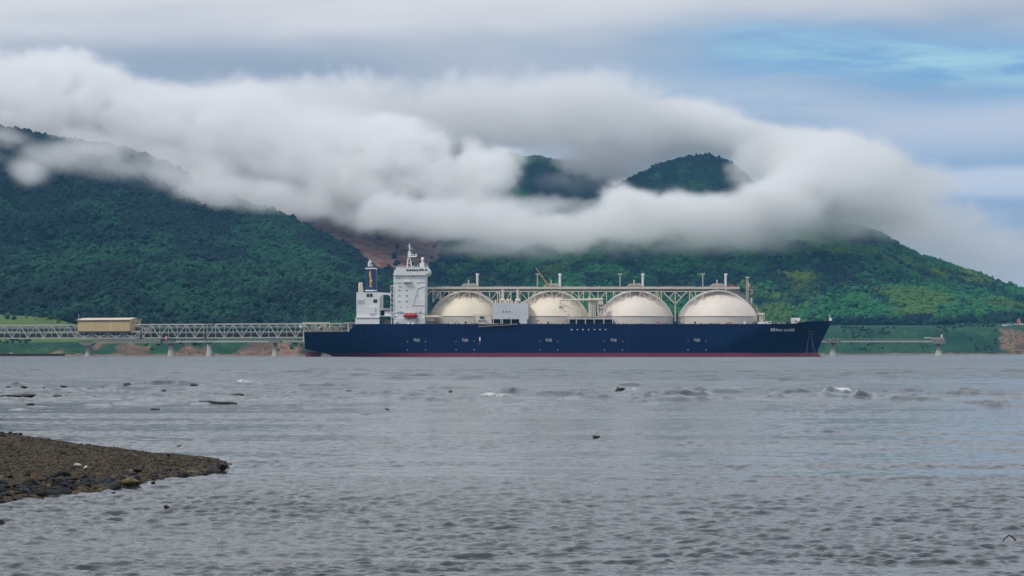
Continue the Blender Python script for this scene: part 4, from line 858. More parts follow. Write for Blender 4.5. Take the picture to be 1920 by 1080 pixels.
t_ = Vector((0, 0, .3)); mb.add([A_, B_, R1, R0, A_ + t_, B_ + t_, R1 + t_, R0 + t_], [(0, 1, 2, 3), (7, 6, 5, 4), (0, 4, 5, 1), (1, 5, 6, 2), (3, 7, 4, 0)]); mb.add([D_, C_, R1, R0, D_ + t_, C_ + t_, R1 + t_, R0 + t_], [(3, 2, 1, 0), (4, 5, 6, 7), (0, 1, 5, 4), (1, 2, 6, 5), (0, 4, 7, 3)]); mb.build('roof', M['roof'], hb)
mb = MB(); mb.bar(up(ha - e - f * 1.2, zt_ - .1), up(hbx + e - f * 1.2, zt_ - .1), .2, .45); mb.bar(up(ha - f * .2, zb_ - .15), up(hbx - f * .2, zb_ - .15), .3, .35); mb.bar(up(hbx + e * .2, zb_ - .15), up(hbx + wv + e * .2, zb_ - .15), .3, .35); tag(mb.build('fascia', M['brown'], hb), kind='stuff')
for i in range(24):
    p = ha + (hbx - ha) * (i + .5) / 24; mb = MB(); mb.bar(up(p - TN * .06, zb_), up(p - TN * .06, zt_ - .3), .12 if i != 15 else .3); mb.build('cladding_rib', M['ochre'] if i != 15 else M['skirt'], body)
for q_ in (3.6, 7.4): mb = MB(); p = hbx + TN * q_ + TD * .1; mb.bar(up(p, zt_ - 1.9), up(p, zt_ - 1.0), .9, .3); mb.build('vent', M['dark'], body)
mb = MB(); p = ha + TN * 1.0; mb.bar(up(p, zt_), up(p, zt_ + 3.4), .16); mb.bar(up(p, zt_ + 3.2), up(p, zt_ + 3.6), .34); tag(mb.build('lamp_mast', M['white2'], None, loc=tuple(p)), 'thin white lamp mast on the left corner of the ochre house', 'mast')
mb = MB()
rj = random.Random(9)
for i in range(30): p = tpt(rj.uniform(246, 284), 0, rj.uniform(0, 6)); z = rj.uniform(11.5, 17.6); mb.bar(up(p, z), up(p + TD * rj.uniform(-2, 2), z + rj.uniform(-.9, .9)), rj.uniform(.2, .5))
o = mb.build('pipe_bend', M['pipe'], None, loc=tuple(tpt(262, 0))); tag(o, 'tangle of pale pipe bends beside the ochre house end', 'pipework', kind='stuff')
mb = MB()
for i in range(22): p = tpt(rj.uniform(125, 147), 0, rj.uniform(0, 6)); z = rj.uniform(11.0, 15.6); mb.bar(up(p, z), up(p + TD * rj.uniform(-2, 2), z + rj.uniform(-.9, .9)), rj.uniform(.15, .4))
o = mb.build('pipe_bend', M['clutter'], None, loc=tuple(tpt(136, 0))); tag(o, 'dull pipework at the left end of the ochre house', 'pipework', kind='stuff')
# jetty head gear visible over the stern
r_ = root('jetty_head', tpt(610, 0, -6), 'pale pipe gallery of the jetty head rising behind the ship stern', 'jetty')
for a, b, w_, nm in (((567, 605.6), (618, 605.6), .8, 'roof_beam'), ((569, 606), (569, 640), .5, 'post'), ((592, 606), (592, 624), .5, 'post'), ((608, 606), (616, 622), .6, 'brace'), ((606, 606), (590, 622), .5, 'brace'), ((574, 606), (568, 616), .5, 'brace'), ((618, 606), (618, 640), .5, 'post')):
    mb = MB(); mb.bar(P(*a, 1580), P(*b, 1580), w_); mb.build(nm, M['cream_steel'], r_)
c_ = P(563.5, 611.5, 1579); mb = MB(); mb.tube([(c_.x, 1578, c_.z), (c_.x, 1580, c_.z)], .95, 12); mb.build('hose_reel', M['white2'], r_)

# piers
def pier(px, Y, ztop, label, base=14.2, shaft=8.6, flare=664.5, capw=None, capz=1.6, mt='concrete', dark=False):
    c = P(px, 660, Y); m_ = Y / FOC; r_ = root('pier', (c.x, Y, 0), label, 'pier', 'concrete piers of the jetty')
    z1 = EYE + (HOR - 661.2) * Y / FOC
    mb = MB(); mb.lathe((c.x, Y), [(base / 2 * m_, -1.5), (base / 2 * m_, .35), (base * .40 * m_, 1.2), (shaft * .60 * m_, z1 + 1.2), (shaft * .56 * m_, z1 + 1.4)], 18); mb.build('footing', M[mt], r_)
    mb = MB(); mb.lathe((c.x, Y), [(shaft / 2 * m_, z1 + 1.0), (shaft * .46 * m_, ztop), (.02, ztop)], 18); mb.build('shaft', M[mt], r_)
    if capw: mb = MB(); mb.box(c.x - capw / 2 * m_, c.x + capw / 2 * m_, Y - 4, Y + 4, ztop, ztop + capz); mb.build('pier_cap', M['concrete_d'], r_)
    return r_
WL = 1578.0; ZW = P(0, 641.7, WL).z
pier(320.5, 1600, ZW - .6, 'pale concrete pier with dark cap, third from the left end', 14.6, 9, capw=26, capz=1.5)
pier(392.5, 1590, ZW - .4, 'pale concrete pier with flared foot, midway between house and ship', 14.2, 9, capw=10, capz=.8)
pier(516, WL, ZW - .5, 'pale concrete pier with a grey cap just left of the ship stern', 15, 8.2, capw=21, capz=2.2)
pier(1562, WL, ZW - .4, 'pale flared concrete pier just right of the ship bow', 16, 7.6, capw=26, capz=1.3)
pier(1760, WL, ZW - 1.0, 'pale flared concrete pier under the right end of the walkway', 17, 7.6, capw=21.5, capz=2.5)
# hammerhead pier below the house, in shade
q = tpt(158, 0, 4); m_ = q.y / FOC; r_ = root('pier', (q.x, q.y, 0), 'dull grey hammerhead pier under the ochre house', 'pier', 'concrete piers of the jetty')
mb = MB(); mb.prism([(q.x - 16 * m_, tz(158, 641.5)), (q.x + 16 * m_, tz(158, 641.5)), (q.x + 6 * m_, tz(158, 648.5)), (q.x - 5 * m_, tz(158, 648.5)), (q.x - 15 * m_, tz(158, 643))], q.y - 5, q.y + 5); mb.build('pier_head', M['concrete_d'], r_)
mb = MB(); mb.lathe((q.x, q.y), [(7.5 * m_, -1.5), (7.5 * m_, .3), (4.5 * m_, 1.4), (4 * m_, tz(158, 648))], 16); mb.build('shaft', M['concrete'], r_)
mb = MB(); a, b = tpt(283, 0, -2), tpt(305, 0, -2); mb.box(a.x, b.x, b.y - 2, b.y + 6, tz(290, 644), tz(290, 635.5)); tag(mb.build('pump_house', mat('sage_cladding', **weathered((.20, .24, .20), .7)), None, loc=tuple(a)), 'small sage green box cabin hanging under the jetty bridge', 'cabin')
# walkways linking the piers
def walkway_beam(px0, px1, label, z=ZW, posts=True, Y=WL, Yb=None):
    Yb = Yb or Y; a, b = P(px0, 600, Y), P(px1, 600, Yb); a.z = b.z = z + .45; r_ = root('walkway', (a.x, Y, z), label, 'walkway', 'steel walkways between the piers')
    mb = MB(); mb.bar(a, b, 2.2, .95); mb.build('beam', M['steel'], r_)
    n_ = max(4, int((b - a).length / 2.2)); u_ = Vector((0, 0, 1))
    for i in range(n_ + 1): p = a + (b - a) * i / n_ + Vector((0, -1, 0)); mb = MB(); mb.bar(p + u_ * .5, p + u_ * 1.75, .13); mb.build('railing_post', M['clutter'], r_)
    for h in (1.1, 1.7): mb = MB(); mb.bar(a + u_ * h + Vector((0, -1, 0)), b + u_ * h + Vector((0, -1, 0)), .08); mb.build('handrail', M['clutter'], r_)
    return r_
walkway_beam(331, 506, 'long pale walkway joining the piers left of the ship', Y=1596, Yb=WL)
walkway_beam(527, 600, 'short pale walkway running in behind the ship stern')
walkway_beam(1520, 1557, 'stub of walkway coming out from behind the bow')
walkway_beam(1569, 1751, 'long pale walkway with dark railing right of the bow')
# small gear on the piers
mb = MB(); mb.bar(P(1764, 636, WL - 2), P(1764, 622, WL - 2), .7); mb.bar(P(1765.5, 622.5, WL - 2), P(1763, 628, WL - 2), .9); sb = mb.build('mooring_post', M['dark'], None, loc=tuple(P(1764, 636, WL - 2))); tag(sb, 'dark post standing on the right-hand end pier', 'post')
mb = MB(); rect(mb, 1764.3, 1767, 627, 633.5, WL - 3, WL - 2.6); tag(mb.build('white_board', M['letter'], None, loc=tuple(P(1765, 633, WL - 3))), 'small white board leaning on the dark post', 'board')
mb = MB(); rect(mb, 1750, 1770.5, 632.6, 636.6, WL - 4, WL - 3.7); tag(mb.build('railing', M['clutter'], None, loc=tuple(P(1760, 637, WL - 3))), 'rusty parapet along the top of the end pier', 'railing')
mb = MB(); mb.tube([P(1733, 634.2, WL - 1), P(1742, 633.2, WL - 1), P(1750, 635.6, WL - 1)], .42, 8); tag(mb.build('pipe_cover', M['steel'], None, loc=tuple(P(1740, 636, WL - 1))), 'pale curved pipe at the right end of the walkway', 'pipe')
mb = MB()
for i in range(14): p = P(1552 + rj.random() * 22, 638, WL - 3); mb.bar(p, p + Vector((rj.uniform(-.5, .5), 0, rj.uniform(.6, 1.6))), rj.uniform(.15, .4))
tag(mb.build('mooring_hook', M['clutter'], None, loc=tuple(P(1562, 638, WL - 3))), 'rusty mooring hooks on the pier beside the bow', 'mooring hooks', kind='stuff')
mb = MB()
for i in range(12): p = P(506 + rj.random() * 22, 640.2, WL - 3); mb.bar(p, p + Vector((rj.uniform(-.7, .7), 0, rj.uniform(.6, 1.5))), rj.uniform(.15, .4))
mb.bar(P(517, 639, WL - 3), P(533, 636, WL - 3), .25); tag(mb.build('mooring_hook', M['clutter'], None, loc=tuple(P(516, 640, WL - 3))), 'mooring hooks and light gangway on the pier left of the stern', 'mooring hooks', kind='stuff')
c_ = tpt(313, tz(313, 634), -1); r_ = root('marker_board', tuple(c_), 'oval red and white marker board on the jetty bridge', 'marker')
mb = MB(); mb.tube([c_ + Vector((0, -.3, 0)), c_ + Vector((0, .1, 0))], 1.0, 14); mb.v = [(x, y, c_.z + (z - c_.z) * 1.45) for x, y, z in mb.v]; mb.build('disc', M['red'], r_)
mb = MB(); mb.bar(c_ + Vector((0.1, -.4, -.4)), c_ + Vector((0.1, -.4, .9)), .7, .1); mb.build('white_patch', M['letter'], r_)

# old wharf on the shore at the far left
wy = 1745.0; r_ = root('old_wharf', (P(60, 660, wy).x, wy, 0), 'long low dark wharf on rusty piles at the left shore', 'wharf')
a, b = P(-220, 600, wy), P(123, 600, wy); mb = MB(); mb.box(a.x, b.x, wy, wy + 14, P(0, 664.6, wy).z, P(0, 663.0, wy).z); mb.build('deck', M['rust'], r_)
mb = MB(); mb.box(a.x, b.x - 1, wy + 3, wy + 4, -1, P(0, 664.6, wy).z); mb.build('sheet_wall', M['dark'], r_)
for i in range(30):
    px = -60 + i * 6.3
    if px > 122: break
    p = P(px, 660, wy); mb = MB(); mb.tube([(p.x, wy + .3, -1.5), (p.x, wy + .3, P(0, 664.6, wy).z)], .32, 8); mb.build('pile', M['rust'], r_)
mb = MB(); p = P(20, 663, wy + 2); mb.box(p.x - .9, p.x + .9, wy + 2, wy + 4, P(0, 663, wy).z, P(0, 661, wy).z); tag(mb.build('mooring_block', M['concrete'], None, loc=tuple(p)), 'pale block standing on the old wharf', 'block')

# far shore: parked vehicles and huts
def shore_at(px, Y):
    z, _ = height(np.array([px], float), np.array([Y], float)); return Vector(((px - 960) * Y / FOC, Y, float(z[0])))
def car(px, Y, col, label, L=5.0, H=1.9):
    p = shore_at(px, Y); r_ = root('parked_van', tuple(p), label, 'van', 'vehicles parked above the right shore'); mt = mat('van_paint', col, .4)
    mb = MB(); mb.box(p.x - L / 2, p.x + L / 2, Y - 1, Y + 1, p.z + .35, p.z + H * .62); mb.box(p.x - L / 2 + .2, p.x + L / 2 - 1.0, Y - .95, Y + .95, p.z + H * .62, p.z + H + .2, .15); mb.build('body', mt, r_)
    mb = MB(); mb.box(p.x - L / 2 + .5, p.x + L / 2 - 1.2, Y - 1.02, Y - .9, p.z + H * .68, p.z + H * .95); mb.build('window', M['glass'], r_)
    for sx_ in (-1.5, 1.5): mb = MB(); mb.tube([(p.x + sx_, Y - 1.05, p.z + .35), (p.x + sx_, Y - .8, p.z + .35)], .36, 10); mb.build('wheel', M['dark'], r_)
def shore_row(px, py):
    """the spot of the far shore seen at a pixel"""
    Yq = np.arange(2880, 3200, 2.0); z, _ = height(np.full_like(Yq, px), Yq); r = HOR - (z - EYE) * FOC / Yq
    ok_ = np.where(r <= py)[0]; return float(Yq[ok_[0]]) if len(ok_) else 3080.0
car(1750, shore_row(1750, 607), (.6, .62, .62), 'small white van alone on the grass terrace behind the end pier', 5)
car(1884, shore_row(1884, 600), (.65, .66, .66), 'white van at the left end of the row parked above the right shore', 5.4, 2.4)
car(1893, shore_row(1893, 600), (.45, .55, .62), 'pale blue vehicle second in the row parked above the right shore', 5.2, 2.0)
car(1904, shore_row(1904, 600) + 4, (.5, .5, .5), 'grey vehicle in the middle of the row parked above the right shore', 4.6)
car(1916, shore_row(1916, 600), (.66, .66, .64), 'white vehicle at the right end of the row above the right shore', 5.0, 2.1)
Yh = shore_row(1911, 598) + 6; p = shore_at(1911, Yh); r_ = root('hut', tuple(p), 'tall narrow hut with faded orange wall above the right shore', 'hut')
mb = MB(); mb.box(p.x - 1.7, p.x + 1.7, Yh, Yh + 4, p.z - .5, p.z + 4.6); mb.build('wall', mat('faded_orange', (.40, .16, .10), .7), r_)
mb = MB(); mb.prism([(p.x - 2, p.z + 4.6), (p.x + 2, p.z + 4.6), (p.x + .2, p.z + 7.4)], Yh - .2, Yh + 4.2); mb.build('roof', mat('faded_orange_roof', (.45, .20, .13), .7), r_)
# ------------------------------------------------------------------ the sea
rk = np.random.default_rng(12)
SEA_PARTS = []
def steps(*seg):
    out = []
    for a, b, d in seg: out.append(np.arange(a, b, d))
    return np.concatenate(out)
def sea_grid(wpx, wYs, comps, seed):
    """one stretch of water: a sum of many small wave trains, each dropped where the mesh is too coarse to carry it"""
    g = {}; WPX, WY_ = np.meshgrid(wpx, wYs); WX = (WPX - 960) * np.maximum(WY_, 26) / FOC
    dyr = np.abs(np.gradient(wYs))[:, None]; dxr = (wpx[len(wpx) // 2 + 1] - wpx[len(wpx) // 2]) * np.maximum(wYs, 26)[:, None] / FOC
    logy = np.log(np.maximum(WY_, 5)); wrow = HOR + EYE * FOC / np.maximum(WY_, 20)
    band = fbm(WX / np.maximum(WY_, 20) * 2.2 + 7, logy * 24, seed=201, oct=3)           # long slicks and rougher bands
    calm = sstep(.46, .60, band + .13 * np.exp(-((wrow - 800) / 26) ** 2) - .12 * sstep(860, 960, wrow))
    paws = fbm(WX / 5.0, WY_ / 9.0, seed=203, oct=2)
    amp = (1 - .70 * calm) * (.55 + .9 * paws)
    H = np.zeros(WX.shape, np.float64); r = np.random.default_rng(seed)
    for lam0, lam1, n_, slope in comps:
        for i in range(n_):
            lam = math.exp(r.uniform(math.log(lam0), math.log(lam1))); th = r.normal(.25, .55); kx, ky = math.sin(th) * 2 * math.pi / lam, math.cos(th) * 2 * math.pi / lam
            ly = lam / max(abs(math.cos(th)), .2); lx = lam / max(abs(math.sin(th)), .1)
            fade = np.clip(1.6 - dyr / (ly * .30), 0, 1) * np.clip(1.6 - dxr / (lx * .30), 0, 1)
            if fade.max() <= 0: continue
            rows_ = np.where(fade[:, 0] > 0)[0]; sl = slice(rows_[0], rows_[-1] + 1)
            ph = kx * WX[sl] + ky * WY_[sl] + r.uniform(0, 6.28); sn = np.sin(ph); sh = (np.exp(sn * .8) - 1.17) * .9
            H[sl] += fade[sl] * sh * slope / (2 * math.pi / lam)
    H *= amp
    return dict(px=wpx, Y=wYs, PX=WPX, YY=WY_, X=WX, H=H, calm=calm, foam=np.zeros_like(WX))
cols_n = np.concatenate([[-30000, -15000, -6000, -2500, -1000, -450, -200], np.arange(-90, 2010, 2.9), [2100, 2400, 2900, 4200, 8000, 16000, 32000]])
cols_f = np.concatenate([[-5000, -3500, -2000, -1000, -450, -200], np.arange(-90, 2010, 5.5), [2100, 2400, 3200, 4500, 6200]])
near = sea_grid(cols_n, np.concatenate([[-60, -10, 3, 12, 20], steps((26.5, 34, .05), (34, 48, .065), (48, 66, .09), (66, 112, .135), (112, 215, .34))]), [(.11, .28, 50, .074), (.28, .72, 30, .050), (.72, 2.0, 12, .024)], 5)
farw = sea_grid(cols_f, np.concatenate([steps((213.5, 420, 1.15), (420, 900, 3.2), (900, 1740, 8)), [1800, 2000, 2400, 2950, 3400, 4400, 7400]]), [(1.8, 4, 26, .055), (4, 9, 22, .026), (9, 30, 8, .010)], 9)
def crest(px0, px1, py, hgt, fm=0.0, wd=1.0):
    """a wave standing up over the reef"""
    G_ = near
    Yc0 = wY(py); r0, r1 = np.searchsorted(G_['Y'], Yc0 - 16), np.searchsorted(G_['Y'], Yc0 + 16); c0, c1 = np.searchsorted(G_['px'], px0 - 16), np.searchsorted(G_['px'], px1 + 16)
    if c1 - c0 < 2 or r1 - r0 < 2: return
    sl = (slice(r0, r1), slice(c0, c1)); x_, y_, p_ = G_['X'][sl], G_['YY'][sl], G_['PX'][sl]
    Yc = Yc0 + (fbm(x_ / 3.0, x_ * 0 + py, seed=int(py * 10), oct=4) - .5) * 12
    along = sstep(px0 - 12, px0 + 14, p_) * sstep(px1 + 12, px1 - 14, p_) * np.clip(fbm(x_ / 2.6, x_ * 0 + py * 1.7, seed=400 + int(px0), oct=5, gain=.7) * 3.0 - .85, 0, 1.2)
    d = (y_ - Yc) / wd; prof = np.where(d < 0, np.exp(-(d / .6) ** 2), np.exp(-(d / 2.2) ** 2)); G_['H'][sl] += hgt * .98 * along * prof
    if fm: G_['foam'][sl] = np.maximum(G_['foam'][sl], fm * along * np.exp(-((d + .3) / 1.1) ** 2) * sstep(.40, .62, fbm(x_ / .35, y_ / .8, seed=77, oct=3)))
for c_ in ((1130, 1250, 735.5, .24), (1180, 1340, 740, .26, .35), (1240, 1330, 744.5, .26), (1330, 1420, 737, .14), (1420, 1530, 741, .22), (1470, 1560, 746, .30), (1540, 1620, 739, .26, .4), (1600, 1720, 745, .26, .3), (1660, 1760, 749, .22), (1840, 1930, 763, .24), (1380, 1500, 748, .18), (1000, 1100, 743, .22), (960, 1150, 746, .2),
           (900, 960, 744, .22, .5), (1060, 1150, 733, .16), (210, 400, 721.5, .30), (240, 380, 723.5, .26), (130, 220, 728, .2), (440, 490, 722, .28, .5), (560, 660, 724, .18), (760, 860, 726, .18), (1240, 1300, 730, .18), (1500, 1600, 724, .16), (250, 420, 728, .12), (620, 780, 733, .14), (1150, 1200, 730.5, .24, .9), (1555, 1600, 736, .26, 1.0)): crest(*c_)
for i in range(190):
    px0 = rk.uniform(-100, 1950); crest(px0, px0 + rk.uniform(40, 200), 742 + rk.normal(0, 11), rk.uniform(.06, .20))
V_, F_, A1, A2, n0 = [], [], [], [], 0
for G_ in (near, farw):
    if G_ is near: G_['H'][:5] = 0; G_['H'][-1] -= .02
    else: G_['H'][-5:] = 0; G_['H'][0] -= .25
    V_.append(np.stack([G_['X'], G_['YY'], G_['H']], -1).reshape(-1, 3)); F_.append(grid_faces(len(G_['Y']), len(G_['px'])) + n0); n0 += V_[-1].shape[0]
    A1.append(np.clip(G_['foam'].ravel() * 2.0, 0, 1)); A2.append(G_['calm'].ravel())
me = np_mesh('sea', np.concatenate(V_), np.concatenate(F_), True); print('sea verts', n0)
fattr(me, 'foam', np.concatenate(A1)); fattr(me, 'calm', np.concatenate(A2))
def sea_m(n, b):
    g = n.new('ShaderNodeNewGeometry').outputs['Position']; at = lambda s: n.new('ShaderNodeAttribute', _attribute_name=s).outputs['Fac']
    s_ = n.new('ShaderNodeSeparateXYZ'); n.set(s_.inputs[0], g); far_ = n.ramp(s_.outputs[1], 60, 260); far2 = n.ramp(s_.outputs[1], 150, 900)
    f1 = n.noise(n.vscale(g, (7, 9, 9)), 1.0, 3, .6); f2 = n.noise(n.vscale(g, (2.6, 1.5, 1)), 1.0, 4, .6); f3 = n.noise(n.vscale(g, (.30, .16, 1)), 1.0, 4, .6)
    rough = n.m('SUBTRACT', 1.0, n.m('MULTIPLY', at('calm'), .6))
    hgt = n.m('ADD', n.m('MULTIPLY', f1, .02), n.m('ADD', n.m('MULTIPLY', f2, n.m('MULTIPLY_ADD', far_, .22, .03)), n.m('MULTIPLY', f3, n.m('MULTIPLY', far2, 1.2))))
    bp = n.new('ShaderNodeBump', Distance=1.0); n.set(bp.inputs['Strength'], n.m('MULTIPLY', rough, .9)); n.set(bp.inputs['Height'], hgt)
    c = n.mix(far_, (.015, .023, .030), (.010, .030, .042)); c = n.mix(at('foam'), c, (.50, .53, .55))
    n.set(b.inputs['Base Color'], c); n.set(b.inputs['Roughness'], n.m('MAXIMUM', n.ramp(s_.outputs[1], 30, 500, .06, .24), n.m('MULTIPLY', at('foam'), .8))); b.inputs['IOR'].default_value = 1.33; n.set(b.inputs['Normal'], bp)
sea = tag(link('sea', me, mat('sea_water', build=sea_m)), kind='structure')

# ------------------------------------------------------------------ gravel spit in the foreground
NEAR = [(-700, 1020), (-300, 972), (-100, 950), (0, 941), (25, 936), (57, 933), (100, 928), (140, 923), (175, 920), (225, 915), (262, 905), (312, 896), (350, 892), (390, 887), (415, 881), (423, 872), (430, 868)]
CREST = [(-700, 775), (-300, 793), (-60, 806), (0, 811), (50, 817), (95, 823), (140, 831), (212, 839), (287, 848), (350, 854), (387, 858), (410, 863), (421, 868.5), (430, 872)]
def spit_z(px, Y):
    yn = EYE * FOC / (I(px, NEAR) - HOR); yc = np.full_like(yn, 62.0) + np.clip(-px, 0, 400) * .01; zc = EYE - (I(px, CREST) - HOR) * yc / FOC
    X = (px - 960) * Y / FOC
    t = (Y - yn) / np.maximum(yc - yn, .3)
    f = np.where(t < 0, t * .8, np.clip(t, 0, 1) ** .8); z = np.where(Y <= yc, zc * f + np.minimum(t, 0) * .1, zc - (Y - yc) * .12 - np.clip(Y - yc, 0, 99) ** 2 * .03)
    z = z + (fbm(X / .9, Y / 1.6, seed=501, oct=3) - .5) * .10 * np.clip(t * 3 + .2, 0, 1) * np.clip((zc + .02) * 4, 0, 1)
    return z - np.clip(px - 421, 0, 99) * .02
sp_px = np.concatenate([np.arange(-700, -40, 8), np.arange(-40, 440, 2.4)]); sp_Y = np.arange(34, 70, .13)
SPX, SPY = np.meshgrid(sp_px, sp_Y); SZ = spit_z(SPX, SPY); SX = (SPX - 960) * SPY / FOC
SZ2 = SZ + (fbm(SX / .09, SPY / .13, seed=511, oct=2) - .5) * .035 * np.clip(SZ * 20, 0, 1)
me = np_mesh('gravel_spit', np.stack([SX, SPY, np.maximum(SZ2, -.6)], -1).reshape(-1, 3), grid_faces(len(sp_Y), len(sp_px)), True)
def spit_m(n, b):
    g = n.new('ShaderNodeNewGeometry').outputs['Position']; s_ = n.new('ShaderNodeSeparateXYZ'); n.set(s_.inputs[0], g)
    a = n.noise(n.vscale(g, (14, 10, 14)), 1.0, 4, .7); d = n.noise(n.vscale(g, (.9, .5, .9)), 1.0, 4, .6)
    c = n.mix(n.ramp(a, .35, .62), (.014, .010, .006), (.070, .046, .022)); c = n.mix(n.ramp(a, .62, .72), c, (.11, .08, .045)); c = n.mix(n.ramp(d, .4, .65, 0, .6), c, (.040, .030, .018))
    wet = n.ramp(s_.outputs[2], .10, .0); c = n.mix(n.m('MULTIPLY', wet, .7), c, (.010, .011, .012))
    n.set(b.inputs['Base Color'], c); n.set(b.inputs['Roughness'], n.ramp(wet, 0, 1, .85, .4)); b.inputs['Specular IOR Level'].default_value = .3
    bp = n.new('ShaderNodeBump', Strength=.8, Distance=.03); n.set(bp.inputs['Height'], a); n.set(b.inputs['Normal'], bp)
tag(link('gravel_spit', me, mat('gravel', build=spit_m)), kind='structure')

# stones
def stone_np(seed, sub=1, flat=.65):
    r = np.random.default_rng(seed); v, f = ico_np[sub]
    v = v.copy(); a = r.uniform(-1, 1, 3)
    for _ in range(9):
        d = r.normal(size=3); d /= np.linalg.norm(d); k_ = v @ d; lim = r.uniform(.35, .7); v = v - np.where(k_ > lim, k_ - lim, 0)[:, None] * d
    return v * np.array([1, r.uniform(.7, 1), flat * r.uniform(.8, 1.15)]) * (1 + .08 * r.normal(size=(len(v), 1))), f
ico_np = {1: ico(1), 2: ico(2)}
def rock_m(col, col2, wet=False):
    def f(n, b):
        tc_ = n.new('ShaderNodeTexCoord').outputs['Object']; oi = n.new('ShaderNodeObjectInfo').outputs['Random']
        a = n.noise(n.vscale(tc_, (3, 3, 3)), 1.0, 5, .7); c = n.mix(n.ramp(a, .35, .65), col, col2); c = n.mix(n.m('MULTIPLY', oi, .45), c, tuple(x * 2.0 for x in col2))
        n.set(b.inputs['Base Color'], c); b.inputs['Roughness'].default_value = .45 if wet else .75; b.inputs['Specular IOR Level'].default_value = .4
        bp = n.new('ShaderNodeBump', Strength=.5, Distance=.1); n.set(bp.inputs['Height'], a); n.set(b.inputs['Normal'], bp)
    return f
M['rock_dark'] = mat('dark_wet_rock', build=rock_m((.003, .0035, .005), (.012, .014, .018))); M['rock_brown'] = mat('brown_stone', build=rock_m((.018, .012, .007), (.080, .054, .027)))
M['rock_tan'] = mat('tan_topped_rock', build=rock_m((.025, .018, .008), (.13, .10, .045))); M['rock_white'] = mat('whitish_stone', build=rock_m((.30, .29, .25), (.50, .48, .42)))
M['reef'] = mat('black_reef_rock', build=rock_m((.005, .005, .006), (.018, .016, .015), True))
stones = []
for i in range(6):
    v, f = stone_np(20 + i); stones.append((v, f))
def stone_meshes(mt, sub=1):
    out = []
    for i in range(6): v, f = stone_np(20 + i + 10 * sub, sub); m_ = np_mesh('rock', v, f, False); m_.materials.append(M[mt]); out.append(m_)
    return out
SM = {k_: stone_meshes(k_, 2) for k_ in ('rock_dark', 'rock_brown', 'rock_tan', 'rock_white', 'reef')}
rs = np.random.default_rng(31)
def rock(x, y, z, sx, sy, sz, mt, label, group=None, rz=None):
    o = bpy.data.objects.new('rock', SM[mt][int(rs.integers(6))]); COL.objects.link(o); o.location = (x, y, z); o.scale = (sx, sy, sz); o.rotation_euler = (0, 0, rs.uniform(0, 6.28) if rz is None else rz); return tag(o, label, 'rock', group)
def rock_px(px, py, wpx_, hpx, mt, label, group=None, dep=None, z0=0.0, calm=False):
    """a rock whose foot is at the water row py"""
    Y = (EYE - z0) * FOC / (py - HOR); m_ = Y / FOC; w_ = wpx_ / 2 * m_; h_ = hpx * m_
    return rock((px - 960) * m_, Y + (dep or w_), z0 + h_ * .38, w_ * 1.05, dep or w_ * .9, h_ * 1.35, mt, label, group, rz=rs.uniform(-.25, .25))
rock_px(248, 915, 44, 18, 'rock_tan', 'big tan topped rock standing in the water at the spit edge', z0=0)
rock_px(409, 884, 36, 15, 'rock_dark', 'dark rounded boulder right at the tip of the spit')
rock_px(313, 954, 14, 6, 'rock_dark', 'small dark rock alone in the water below the spit')
rock_px(20, 955.5, 15, 4, 'rock_dark', 'flat dark rock in the water below the left part of the spit')
rock_px(2, 984, 18, 7, 'rock_dark', 'dark rock cut off by the left edge of the picture')
rock_px(287, 907, 9, 5, 'rock_dark', 'small dark rock just right of the big tan topped rock')
rock_px(213, 926, 9, 4, 'rock_dark', 'small dark rock in the shallows left of the tan topped rock')
def rock_land(px, py, wpx_, hpx, mt, label, group=None):
    Yq = np.arange(42, 66, .05); z = spit_z(np.full_like(Yq, px), Yq); r = HOR - (z - EYE) * FOC / Yq; i = int(np.argmin(np.abs(r - py))); Y = Yq[i]; m_ = Y / FOC
    return rock((px - 960) * m_, Y, z[i] + hpx * m_ * .25, wpx_ / 2 * m_, wpx_ / 2 * m_ * .8, hpx * .62 * m_, mt, label, group, rz=rs.uniform(-.3, .3))
rock_land(145, 874, 14, 9, 'rock_white', 'whitish stone on the brown gravel, left one of a pair'); rock_land(162, 878, 19, 10, 'rock_white', 'longer whitish stone on the brown gravel, right one of a pair')
rock_land(245, 883, 7, 4, 'rock_white', 'tiny pale stone lying among dark rocks near the spit middle'); rock_land(108, 917, 22, 14, 'rock_dark', 'large blue grey rock standing out of the rubble at the spit edge')
rock_land(88, 824, 20, 5, 'rock_brown', 'flat tan stone on the crest of the spit')
for px, py, w_, h_ in ((6, 814, 12, 7), (18, 813, 14, 8), (29, 812, 12, 7), (38, 812, 9, 9)): rock_land(px, py, w_, h_, 'rock_dark', {6: 'dark stone at the left end of the heap on the far crest of the spit', 18: 'widest dark stone of the heap on the far crest of the spit', 29: 'dark stone third from left in the heap on the far crest of the spit', 38: 'tall dark stone ending the heap on the far crest of the spit'}[px], 'heap of dark stones on the crest')
n_ind = 0
while n_ind < 230:
    px = rs.uniform(-30, 405); yn = EYE * FOC / (float(I(px, NEAR)) - HOR); Y = yn + abs(rs.normal(0, 1.0)) * (1.5 - px / 420) + rs.uniform(-.5, .3); w_ = rs.uniform(.05, .17) * (1.25 - px / 700)
    if Y > 61: continue
    z = float(spit_z(np.array([px], float), np.array([Y]))[0])
    if z < -.12: continue
    m_ = Y / FOC; rock((px - 960) * m_, Y, max(z, -.02) + w_ * .22, w_, w_ * rs.uniform(.7, 1), w_ * rs.uniform(.55, .9), 'rock_dark' if rs.random() < .9 else 'rock_brown', 'one of the many dark angular rocks along the water edge of the spit', 'rocks along the water edge of the spit'); n_ind += 1
scol = bpy.data.collections.new('stone_kinds')
